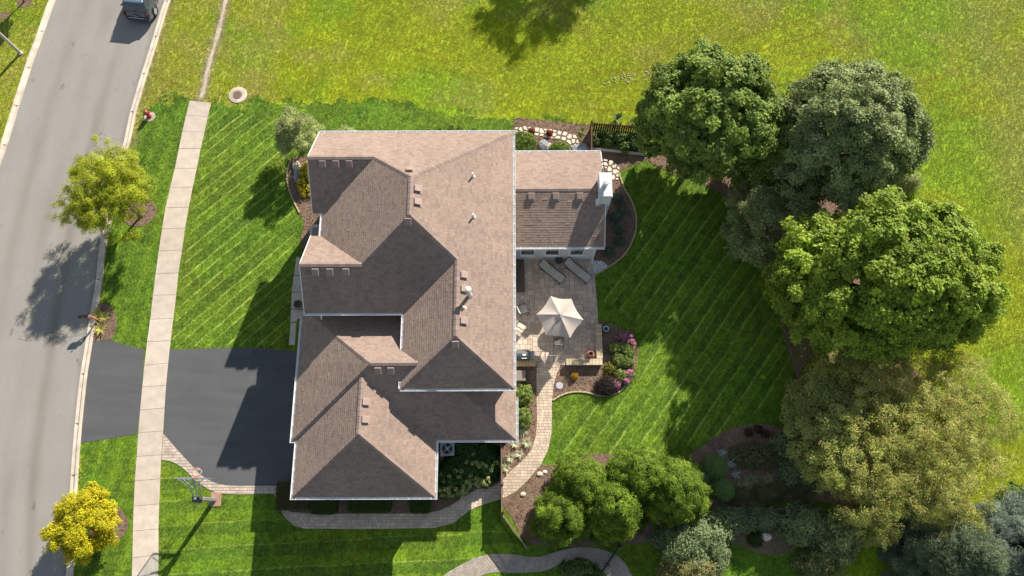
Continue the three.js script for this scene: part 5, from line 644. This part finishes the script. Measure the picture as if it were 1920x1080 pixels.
function lounger(label, a, b) {
  const dx = b[0] - a[0], dz = b[1] - a[1], t = thing('sun_lounger', label, 'sun lounger', a[0], a[1], Math.atan2(dx, dz), undefined, 0.036); const L = Math.hypot(dx, dz), k = 0.66, rise = 0.34;
  mesh('seat_sling', box(0.5, 0.02, L - k, 0, 0.33, k + (L - k) / 2, 0, 0.008), slingM, t); const bl = Math.hypot(k, rise), ang = Math.atan2(rise, k); mesh('back_sling', box(0.5, 0.02, bl - 0.02, 0, 0, 0, 0, 0.008).rotateX(ang).translate(0, 0.33 + rise / 2, k / 2), slingM, t);
  for (let i = 0; i < 2; i++) mesh('seam', box(0.55, 0.004, 0.012, 0, 0.343, k + 0.4 + i * 0.42), slingD, t);
  for (const s of [-1, 1]) { mesh('side_rail', [tube([[s * 0.3, 0.32, 0.1], [s * 0.3, 0.33, 0.9], [s * 0.3, 0.32, L]], 0.02, 16), bar([s * 0.3, 0.34, k], [s * 0.3, 0.33 + rise, 0], 0.018)], M.dark, t); for (const z of [0.3, L - 0.15]) mesh('leg', bar([s * 0.3, 0, z + (z < 1 ? -0.12 : 0.1)], [s * 0.3, 0.32, z], 0.018), M.dark, t); mesh('arm', tube([[s * 0.3, 0.33, 1.0], [s * 0.33, 0.5, 0.85], [s * 0.33, 0.52, 0.55], [s * 0.3, 0.45, 0.4]], 0.016, 14), M.dark, t); }
  mesh('foot_bar', bar([-0.3, 0.32, L], [0.3, 0.32, L], 0.02), M.dark, t); mesh('back_bar', bar([-0.3, 0.33 + rise, 0], [0.3, 0.33 + rise, 0], 0.018), M.dark, t); return t;
}
lounger('left grey sling sun lounger below the sun room windows', [1.83, -15.4], [3.22, -14.28]); lounger('right grey sling sun lounger nearer the white gravel', [3.42, -15.5], [4.86, -14.3]);
{
  const f = thing('fire_bowl', 'round dark metal bowl table between the two loungers', 'table', ...[2.96, -15.58], 0, undefined, 0.036); mesh('bowl', lathe([[0, 0.2], [0.1, 0.2], [0.22, 0.32], [0.25, 0.44], [0.235, 0.44], [0.2, 0.34], [0.08, 0.24], [0, 0.24]]), M.dark, f); for (let i = 0; i < 3; i++) mesh('leg', bar([Math.cos(i * 2.09) * 0.24, 0, Math.sin(i * 2.09) * 0.24], [Math.cos(i * 2.09) * 0.16, 0.28, Math.sin(i * 2.09) * 0.16], 0.014), M.dark, f); mesh('grate', Array.from({ length: 7 }, (_, i) => box(0.42 * Math.sqrt(1 - ((i - 3) / 3.6) ** 2), 0.012, 0.012, 0, 0.43, (i - 3) * 0.06)), M.steel, f);
  const g = thing('gas_grill', 'grey covered gas grill with silver lid handle against the house', 'grill', 0.72, -9.42, 0, undefined, 0.036);
  mesh('cart', [box(0.75, 0.62, 0.5, -0.06, 0.4, 0, 0, 0.02)], M.dark, g); const lid = mesh('lid', [new THREE.CylinderGeometry(0.27, 0.27, 0.78, 20, 1, false, 0, Math.PI).rotateZ(Math.PI / 2).scale(1, 0.8, 1).translate(-0.06, 0.86, 0), box(0.8, 0.14, 0.54, -0.06, 0.79, 0, 0, 0.02)], std({ color: lin(0.13, 0.135, 0.14), roughness: 0.4, metalness: 0.5 }), g); lid.name = 'lid';
  mesh('handle', [bar([-0.16, 0.98, 0.26], [0.16, 0.98, 0.26], 0.022), bar([-0.14, 0.92, 0.2], [-0.14, 0.98, 0.26], 0.012), bar([0.14, 0.92, 0.2], [0.14, 0.98, 0.26], 0.012), box(0.2, 0.012, 0.09, 0, 1.075, 0.06)], M.white, lid);
  mesh('side_shelf', box(0.3, 0.04, 0.46, 0.47, 0.8, 0, 0, 0.012), M.steel, g); mesh('side_shelf', box(0.3, 0.04, 0.46, -0.6, 0.8, 0, 0, 0.012), M.steel, g); for (let i = 0; i < 3; i++) mesh('knob', cyl(0.03, 0.03, 0.04, 0, 0, 0, 12).rotateX(Math.PI / 2).translate(-0.3 + i * 0.22, 0.66, 0.265), M.metal, g); for (const s of [-1, 1]) mesh('wheel', cyl(0.09, 0.09, 0.05, 0, 0, 0, 16).rotateX(Math.PI / 2).translate(-0.06 + s * 0.32, 0.09, 0.22), M.black, g);
  const s = thing('storage_box', 'taupe storage box beside the house below the grill', 'storage box', 0.5, -8.2); mesh('body', box(0.56, 0.5, 0.6, 0, 0.27, 0, 0, 0.03), std({ color: lin(0.15, 0.12, 0.1), roughness: 0.7 }), s); mesh('lid', box(0.6, 0.07, 0.64, 0, 0.55, 0, 0, 0.025), std({ color: lin(0.19, 0.155, 0.135), roughness: 0.65 }), s); mesh('handle', box(0.03, 0.03, 0.2, 0.31, 0.42, 0, 0, 0.01), M.black, s);
  const c = thing('chiminea', 'terracotta clay chiminea pot in the seat wall corner', 'clay pot', ...[4.76, -9.49], 0.5, undefined, 0.036); const cl = std({ map: speckle(0.3, 0.12, 0.075, 0.3, 15, 8, 0.4), roughness: 0.85 });
  mesh('body', lathe([[0.12, 0.06], [0.22, 0.12], [0.27, 0.26], [0.25, 0.38], [0.15, 0.5], [0.11, 0.6], [0.12, 0.68], [0.15, 0.7], [0.13, 0.7], [0.09, 0.6], [0.09, 0.52]], 24), cl, c); mesh('mouth', [new THREE.TorusGeometry(0.1, 0.028, 8, 20).translate(0, 0.3, 0.26), new THREE.CircleGeometry(0.1, 20).translate(0, 0.3, 0.268)], M.black, c); for (let i = 0; i < 3; i++) mesh('leg', bar([Math.cos(i * 2.1) * 0.24, 0, Math.sin(i * 2.1) * 0.24], [Math.cos(i * 2.1) * 0.2, 0.16, Math.sin(i * 2.1) * 0.2], 0.015), M.dark, c);
  const b = thing('bird_bath', 'small pale blue dish in the upper flower bed', 'dish', ...[5.79, -11.15]); mesh('bowl', lathe([[0.02, 0.22], [0.1, 0.23], [0.17, 0.3], [0.19, 0.31], [0.16, 0.28], [0.05, 0.255], [0, 0.255]]), std({ color: lin(0.42, 0.6, 0.66), roughness: 0.3 }), b); mesh('stand', lathe([[0.1, 0], [0.09, 0.03], [0.03, 0.06], [0.03, 0.23], [0, 0.23]]), M.grey, b); mesh('water', cyl(0.13, 0.13, 0.004, 0, 0.275, 0, 20), M.dark, b);
  const o = thing('garden_disc', 'round lavender grey patterned stone disc on the mulch', 'stone disc', ...[2.86, -7.67]); mesh('disc', lathe([[0, 0.05], [0.2, 0.05], [0.215, 0.035], [0.215, 0], [0, 0]], 28), std({ color: lin(0.38, 0.34, 0.42), roughness: 0.7 }), o); for (let i = 0; i < 3; i++) mesh('ring', new THREE.TorusGeometry(0.05 + i * 0.06, 0.012, 6, 24).rotateX(Math.PI / 2).translate(0, 0.05, 0), std({ color: lin(0.55, 0.52, 0.58), roughness: 0.7 }), o);
  const u = thing('planter', 'dark urn with dry plants on the front walk by the gutter', 'planter', ...[-13.33, -12.78]); mesh('pot', lathe([[0.1, 0.02], [0.16, 0.06], [0.22, 0.3], [0.26, 0.36], [0.23, 0.36], [0.2, 0.3], [0, 0.3]]), std({ color: lin(0.12, 0.09, 0.07), roughness: 0.7 }), u); const tf = mesh('foliage', strapTuft(40, 0.42, 0.05, 650, { droop: 0.45 }), strapMat.clone(), u); tf.position.y = 0.3; tf.material.color = lin(0.16, 0.13, 0.06);
}
{ // air conditioner
  const a = thing('air_conditioner', 'grey outdoor air conditioning unit in the garage corner', 'air conditioner', [-3.79, -3.89][0], [-3.79, -3.89][1]), g1 = std({ color: lin(0.36, 0.39, 0.42), roughness: 0.5 });
  mesh('cabinet', box(0.74, 0.68, 0.74, 0, 0.42, 0, 0, 0.06), M.grey, a); mesh('pad', box(0.9, 0.08, 0.9, 0, 0.04, 0, 0, 0.01), M.concrete, a);
  const s = shapeOf([[-0.4, -0.4], [0.4, -0.4], [0.4, 0.4], [-0.4, 0.4]]), hole = new THREE.Path(); hole.absarc(0, 0, 0.3, 0, 6.2832, true); s.holes.push(hole); const top = mesh('top_panel', new THREE.ExtrudeGeometry(s, { depth: 0.03, bevelEnabled: true, bevelSize: 0.012, bevelThickness: 0.012, bevelSegments: 1, curveSegments: 28 }).rotateX(-Math.PI / 2).translate(0, 0.78, 0), g1, a);
  mesh('fan_well', cyl(0.3, 0.3, 0.01, 0, 0.77, 0, 28), M.black, top); const fan = mesh('fan', [0, 1, 2, 3].map((i) => new THREE.SphereGeometry(0.12, 14, 8).scale(1, 0.09, 0.75).rotateX(0.35).translate(0.15, 0.79, 0).rotateY(i * 1.571 + 0.6)), std({ color: lin(0.3, 0.34, 0.38), roughness: 0.5 }), top); mesh('hub', cyl(0.07, 0.07, 0.05, 0, 0.81, 0, 18), M.metal, top);
  mesh('guard', Array.from({ length: 5 }, (_, i) => new THREE.TorusGeometry(0.06 + i * 0.055, 0.003, 5, 30).rotateX(Math.PI / 2).translate(0, 0.825, 0)), M.dark, top);
}
// ---------------------------------------------------------------- street side
{
  const l = thing('street_lamp', 'tall grey street lamp post across the street', 'street lamp', ...[-34.29, -31.16]); mesh('pole', bar([0, 0, 0], [0, 7, 0], 0.11, 0.07, 14), std({ color: lin(0.42, 0.4, 0.38), roughness: 0.6 }), l); mesh('base', cyl(0.17, 0.19, 0.12, 0, 0.06, 0, 16), M.concrete, l); mesh('arm', tube([[0, 6.9, 0], [0.5, 7.3, 0.1], [1.4, 7.35, 0.3]], 0.045, 16), M.steel, l); mesh('lamp_head', box(0.6, 0.14, 0.28, 1.6, 7.33, 0.34, -0.2, 0.06), M.steel, l);
  const h = thing('fire_hydrant', 'red fire hydrant near the street on a tan pad', 'fire hydrant', ...[-24.57, -26.13]), red = std({ color: lin(0.42, 0.055, 0.06), roughness: 0.45 }); mesh('pad', cyl(0.36, 0.38, 0.03, 0, 0.015, 0.0, 22), M.soil, h);
  mesh('barrel', lathe([[0.17, 0.03], [0.17, 0.08], [0.12, 0.1], [0.115, 0.5], [0.16, 0.52], [0.16, 0.57], [0.14, 0.6], [0.11, 0.68], [0.04, 0.73], [0, 0.73]]), red, h); mesh('bonnet_nut', cyl(0.03, 0.035, 0.07, 0, 0.76, 0, 5), red, h); for (const [a, r, d] of [[0, 0.055, 0.2], [Math.PI, 0.055, 0.2], [1.57, 0.075, 0.19]]) mesh('outlet', cyl(r, r, 0.12, 0, 0, 0, 12).rotateZ(Math.PI / 2).translate(d - 0.03, 0.42, 0).rotateY(a + 0.5), red, h);
  for (let i = 0; i < 6; i++) mesh('bolt', cyl(0.014, 0.014, 0.03, Math.cos(i) * 0.145, 0.585, Math.sin(i) * 0.145, 6), M.steel, h);
  const m = thing('manhole', 'manhole with round concrete collar and rusty lid in the grass', 'manhole', ...[-18.75, -27.78]); mesh('collar', lathe([[0.27, 0.06], [0.6, 0.06], [0.64, 0.02], [0.64, 0], [0.27, 0]], 30), std({ map: speckle(0.42, 0.35, 0.28, 0.3, 16, 10, 0.5), roughness: 0.95 }), m); const li = mesh('lid', cyl(0.3, 0.3, 0.06, 0, 0.06, 0, 28), std({ color: lin(0.2, 0.13, 0.1), roughness: 0.8 }), m); for (let i = 0; i < 5; i++) mesh('lid_rib', box(0.46 - Math.abs(i - 2) * 0.06, 0.012, 0.03, 0, 0.094, (i - 2) * 0.09), M.twig, li);
  const b = thing('mailbox', 'black mailbox on a reddish wooden post leaning over the kerb', 'mailbox', ...[-25.71, -11.85], 0.1), post = std({ map: speckle(0.42, 0.17, 0.1, 0.3, 17, 10, 0.4), roughness: 0.8 });
  mesh('post', [box(0.11, 1.15, 0.11, 0, 0.57, 0, 0, 0.01), box(0.62, 0.09, 0.09, -0.27, 1.04, 0, 0, 0.01), beam([0, 0.7, 0], [-0.34, 1.0, 0], 0.06, 0.06)], post, b);
  const bx = mesh('box', [new THREE.CylinderGeometry(0.1, 0.1, 0.5, 16, 1, false, 0, Math.PI).rotateZ(Math.PI / 2).translate(-0.36, 1.2, 0), box(0.5, 0.12, 0.2, -0.36, 1.14, 0)], M.black, b); mesh('door', box(0.015, 0.17, 0.18, -0.62, 1.18, 0, 0, 0.005), M.dark, bx); mesh('flag', [box(0.02, 0.16, 0.012, -0.3, 1.28, 0.11), box(0.1, 0.05, 0.012, -0.27, 1.34, 0.11)], std({ color: lin(0.4, 0.04, 0.03) }), bx);
}
{ // basketball goal
  const [bx, bz] = [-17.27, -1.09], t = thing('basketball_goal', 'basketball goal on a grey pole at the driveway corner', 'basketball goal', bx, bz), grey = std({ color: lin(0.25, 0.26, 0.27), roughness: 0.5, metalness: 0.3 }), pale = std({ color: lin(0.3, 0.32, 0.34), roughness: 0.45, metalness: 0.3 });
  mesh('base_pad', box(0.62, 0.05, 0.8, 0.05, 0.025, -0.02, 0.03, 0.01), std({ map: speckle(0.33, 0.2, 0.15, 0.3, 18, 12, 0.4) }), t); mesh('pole', box(0.16, 2.9, 0.16, 0, 1.45, 0, 0, 0.02), grey, t); mesh('pole_pad', box(0.22, 1.8, 0.22, 0, 0.95, 0, 0, 0.05), std({ color: lin(0.22, 0.21, 0.2), roughness: 0.8 }), t);
  for (const s of [-1, 1]) { mesh('arm', bar([s * 0.1, 2.75, 0], [s * 0.16, 3.6, -0.95], 0.04, 0.04, 8), pale, t); mesh('arm', bar([s * 0.1, 2.2, -0.05], [s * 0.16, 3.0, -0.95], 0.035, 0.035, 8), pale, t); mesh('brace', bar([s * 0.14, 3.3, -0.55], [s * 0.7, 3.75, -1.0], 0.016, 0.022, 6), pale, t); mesh('brace', bar([s * 0.14, 2.95, -0.55], [s * 0.7, 3.0, -1.0], 0.016, 0.016, 6), pale, t); }
  mesh('crank_box', [box(0.34, 0.2, 0.3, 0, 2.75, 0.05, 0, 0.02), box(0.16, 0.3, 0.2, 0.02, 2.3, 0.12, 0, 0.02)], M.dark, t); mesh('crank', [bar([0, 2.3, 0.2], [0, 2.3, 0.36], 0.015), bar([0, 2.3, 0.36], [0.14, 2.3, 0.36], 0.013)], M.metal, t);
  const bd = mesh('backboard', box(1.56, 1.0, 0.02, 0, 3.4, -1.04), new THREE.MeshPhysicalMaterial({ color: lin(0.9, 0.94, 0.95), transmission: 1, thickness: 0, roughness: 0.05 }), t); mesh('frame', [box(1.62, 0.05, 0.05, 0, 3.91, -1.02, 0, 0.01), box(1.62, 0.05, 0.05, 0, 2.89, -1.02, 0, 0.01), box(0.05, 1.0, 0.05, -0.79, 3.4, -1.02, 0, 0.01), box(0.05, 1.0, 0.05, 0.79, 3.4, -1.02, 0, 0.01)], pale, bd);
  const rm = mesh('rim', [new THREE.TorusGeometry(0.23, 0.011, 8, 28).rotateX(Math.PI / 2).translate(0, 3.05, -1.4), box(0.2, 0.12, 0.14, 0, 3.05, -1.12)], std({ color: lin(0.6, 0.13, 0.03), roughness: 0.4 }), t); const nt = []; for (let i = 0; i < 12; i++) { const a = i * 0.5236, b = (i + 1) * 0.5236, p = (q, r, y) => [Math.cos(q) * r, y, Math.sin(q) * r - 1.4]; nt.push(bar(p(a, 0.23, 3.05), p(b, 0.18, 2.85), 0.006, 0.006, 4), bar(p(b, 0.23, 3.05), p(a, 0.18, 2.85), 0.006, 0.006, 4), bar(p(a, 0.18, 2.85), p(b, 0.13, 2.62), 0.006, 0.006, 4), bar(p(b, 0.18, 2.85), p(a, 0.13, 2.62), 0.006, 0.006, 4)); } mesh('net', nt, M.white, rm);
}
{ // parked car, its tail towards the house; length along -z, built about the rear axle line
  const q0 = [-25.3, -31.69], q1 = [-24.88, -35.24], ang = Math.atan2(-(q1[0] - q0[0]), -(q1[1] - q0[1])), pr = [-26.21, -33.63], t = thing('parked_car', 'dark blue grey estate car parked at the kerb, cut by the top edge', 'car', pr[0], pr[1], ang);
  const paint = new THREE.MeshPhysicalMaterial({ color: lin(0.05, 0.08, 0.11), roughness: 0.3, metalness: 0.5, clearcoat: 1, clearcoatRoughness: 0.05 }), roofP = new THREE.MeshPhysicalMaterial({ color: lin(0.32, 0.44, 0.54), roughness: 0.3, metalness: 0.5, clearcoat: 1, clearcoatRoughness: 0.05 });
  const side = (pts) => new THREE.Shape(pts.map((p) => new THREE.Vector2(...p))), ext = (pts, w, b) => new THREE.ExtrudeGeometry(side(pts), { depth: w - 2 * b, bevelEnabled: true, bevelSize: b, bevelThickness: b, bevelOffset: -b, bevelSegments: 3, curveSegments: 6 }).rotateY(Math.PI / 2).translate(-(w - 2 * b) / 2, 0, 0);
  mesh('body', ext([[0.02, 0.42], [0.0, 0.72], [0.12, 1.02], [0.5, 1.08], [3.3, 1.06], [4.45, 0.92], [4.68, 0.7], [4.7, 0.4], [4.5, 0.26], [0.25, 0.26]], 1.88, 0.09), paint, t);
  const loft = (rows, caps = true) => { const pos = [], Qd = (a, b, c, d) => { for (const p of [a, b, c, a, c, d]) pos.push(...p); }; for (let i = 0; i + 1 < rows.length; i++) for (let k = 0; k < rows[i].length; k++) { const n = (k + 1) % rows[i].length; Qd(rows[i][k], rows[i][n], rows[i + 1][n], rows[i + 1][k]); } const T = rows[rows.length - 1]; for (let k = 1; k + 1 < T.length; k++) pos.push(...T[0], ...T[k], ...T[k + 1]); const g = new THREE.BufferGeometry(); g.setAttribute('position', new THREE.Float32BufferAttribute(pos, 3)); g.computeVertexNormals(); return g; };
  const ring = (y, w, z0, z1) => [[-w, y, z0], [w, y, z0], [w * 1.02, y, (z0 + z1) / 2], [w, y, z1], [-w, y, z1], [-w * 1.02, y, (z0 + z1) / 2]].map((p) => [p[0], p[1], -p[2]]);
  mesh('cabin', loft([ring(1.04, 0.87, 0.2, 3.35), ring(1.3, 0.8, 0.36, 2.95), ring(1.6, 0.68, 0.6, 2.35)]), M.glass, t);
  mesh('roof', loft([ring(1.585, 0.69, 0.5, 2.42), ring(1.65, 0.64, 0.62, 2.25), ring(1.67, 0.5, 0.75, 2.1)]), roofP, t);
  for (const s of [-1, 1]) { for (const [z0, z1] of [[0.3, 0.62], [3.25, 2.36]]) mesh('pillar', bar([s * 0.86, 1.05, -z0], [s * 0.69, 1.6, -z1], 0.045, 0.045, 6), paint, t); for (const z of [1.35, 2.2]) mesh('pillar', bar([s * 0.875, 1.05, -z], [s * 0.7, 1.6, -z], 0.035, 0.035, 6), paint, t);
    mesh('roof_rail', tube([[s * 0.62, 1.66, -0.65], [s * 0.62, 1.73, -0.85], [s * 0.62, 1.73, -2.05], [s * 0.62, 1.66, -2.25]], 0.02, 16), M.metal, t);
    mesh('tail_light', box(0.2, 0.3, 0.12, s * 0.79, 0.86, -0.06, 0, 0.04), std({ color: lin(0.14, 0.012, 0.012), roughness: 0.2 }), t); mesh('mirror', box(0.2, 0.13, 0.1, s * 1.02, 1.12, -3.0, 0, 0.04), paint, t); mesh('headlight', box(0.32, 0.14, 0.14, s * 0.72, 0.78, -4.58, 0, 0.05), M.glass, t);
    for (const z of [-0.85, -3.75]) { const w = mesh('wheel', [cyl(0.34, 0.34, 0.22, 0, 0, 0, 28), new THREE.TorusGeometry(0.3, 0.06, 8, 28).rotateX(Math.PI / 2).translate(0, s * -0.09, 0)], M.black, t); w.rotation.z = Math.PI / 2; w.position.set(s * 0.86, 0.34, z); mesh('rim', [cyl(0.21, 0.21, 0.235, 0, 0, 0, 20)], M.metal, w); for (let k = 0; k < 5; k++) mesh('spoke', box(0.05, 0.25, 0.17, 0.0, 0, 0.1).rotateY(k * 1.2566), M.steel, w); mesh('wheel_arch', new THREE.TorusGeometry(0.4, 0.03, 6, 20, Math.PI).rotateY(Math.PI / 2).translate(s * 0.93, 0.36, z), M.dark, t); }
    for (const z of [-1.7, -2.5]) mesh('door_handle', box(0.03, 0.03, 0.18, s * 0.95, 0.95, z, 0, 0.01), M.metal, t); }
  mesh('bumper', [box(1.78, 0.26, 0.2, 0, 0.5, 0.0, 0, 0.08), box(1.5, 0.05, 0.1, 0, 0.38, 0.06, 0, 0.02)], paint, t); mesh('chrome_strip', box(1.1, 0.05, 0.03, 0, 0.66, 0.09, 0, 0.01), M.metal, t); mesh('plate', box(0.34, 0.16, 0.02, 0, 0.78, 0.02, 0, 0.005), M.grey, t); mesh('wiper', bar([-0.05, 1.1, -0.2], [0.35, 1.22, -0.3], 0.012, 0.008, 5), M.black, t);
}
// ---------------------------------------------------------------- grass blades and mulch chips
{
  srand(900);
  const near = (x, z, m) => { const t = (z + 36) / 39; const half = 37.5 - t * 8.5 + m; return Math.abs(x) < half && z > -36 - m && z < 3.4 + m; };
  const tuft = (() => { const pos = []; srand(901); for (let i = 0; i < 6; i++) { const a = i * 1.047 + rr(-0.3, 0.3), l = rr(0.02, 0.05), o = rr(0.045, 0.08), w = 0.014, dx = Math.cos(a), dz = Math.sin(a), bx = rr(-0.03, 0.03), bz = rr(-0.03, 0.03); pos.push(bx - dz * w, 0, bz + dx * w, bx + dz * w, 0, bz - dx * w, bx + dx * o, l, bz + dz * o); } const g = new THREE.BufferGeometry(); g.setAttribute('position', new THREE.Float32BufferAttribute(pos, 3)); g.computeVertexNormals(); g.setAttribute('uv', new THREE.BufferAttribute(new Float32Array(pos.length / 3 * 2), 2)); return g; })();
  srand(902); const N = 270000, mats = new Float32Array(N * 16), cols = new Float32Array(N * 3); let k = 0;
  for (let i = 0; k < N && i < N * 3; i++) {
    const x = rr(-42, 42), z = rr(-40, 6); if (!near(x, z, 3) || !grassy(x + rr(-0.07, 0.07), z + rr(-0.07, 0.07))) continue; if (distLine(trail, x, z) < 0.16 && z < -27) continue;
    const c = turf(x, z), rough = inside(lawnMain, x, z) ? 0.8 : 1.25, s = rough * rr(0.85, 1.4), a = rr(0, 6.283), f = rr(0.85, 1.45);
    MX.makeRotationY(a).scale(S3.set(s, s * rr(0.7, 1.2), s)).setPosition(x, 0, z); mats.set(MX.elements, k * 16); cols[k * 3] = c[0] * f * 1.05; cols[k * 3 + 1] = c[1] * f; cols[k * 3 + 2] = c[2] * f; k++;
  }
  const g = shade(new THREE.InstancedMesh(tuft, leafMat({ roughness: 0.7, transmission: 0.3 }), k)); g.instanceMatrix = new THREE.InstancedBufferAttribute(mats.subarray(0, k * 16), 16); g.instanceColor = new THREE.InstancedBufferAttribute(cols.subarray(0, k * 3), 3); g.name = 'grass_blades'; scene.add(g); tag(g, 'short grass blades over lawn and field', null, null, 'stuff');
  const chip = box(0.07, 0.014, 0.022), list = []; for (const p of mulchBeds) { const b = bb[noGrass.indexOf(p)], n = Math.round((b[1] - b[0]) * (b[3] - b[2]) * 95); for (let i = 0; i < n; i++) { const x = rr(b[0], b[1]), z = rr(b[2], b[3]); if (!inside(p, x, z) || inside(houseFoot, x, z) || inside(frontPath, x, z) || inside(patioPoly, x, z)) continue; const q = rnd(); list.push([V(x, 0.026, z), V(rr(-0.4, 0.4), 1, rr(-0.4, 0.4)).normalize(), rr(0.6, 1.5), lin(0.2, 0.125, 0.085).multiplyScalar(q < 0.2 ? 0.4 : q > 0.8 ? 1.7 : rr(0.7, 1.2))]); } }
  tag(instanced('mulch_chips', chip, std({ roughness: 1 }), list), 'shredded brown bark mulch over the planting beds', null, null, 'stuff');
}
renderer.render(scene, camera);
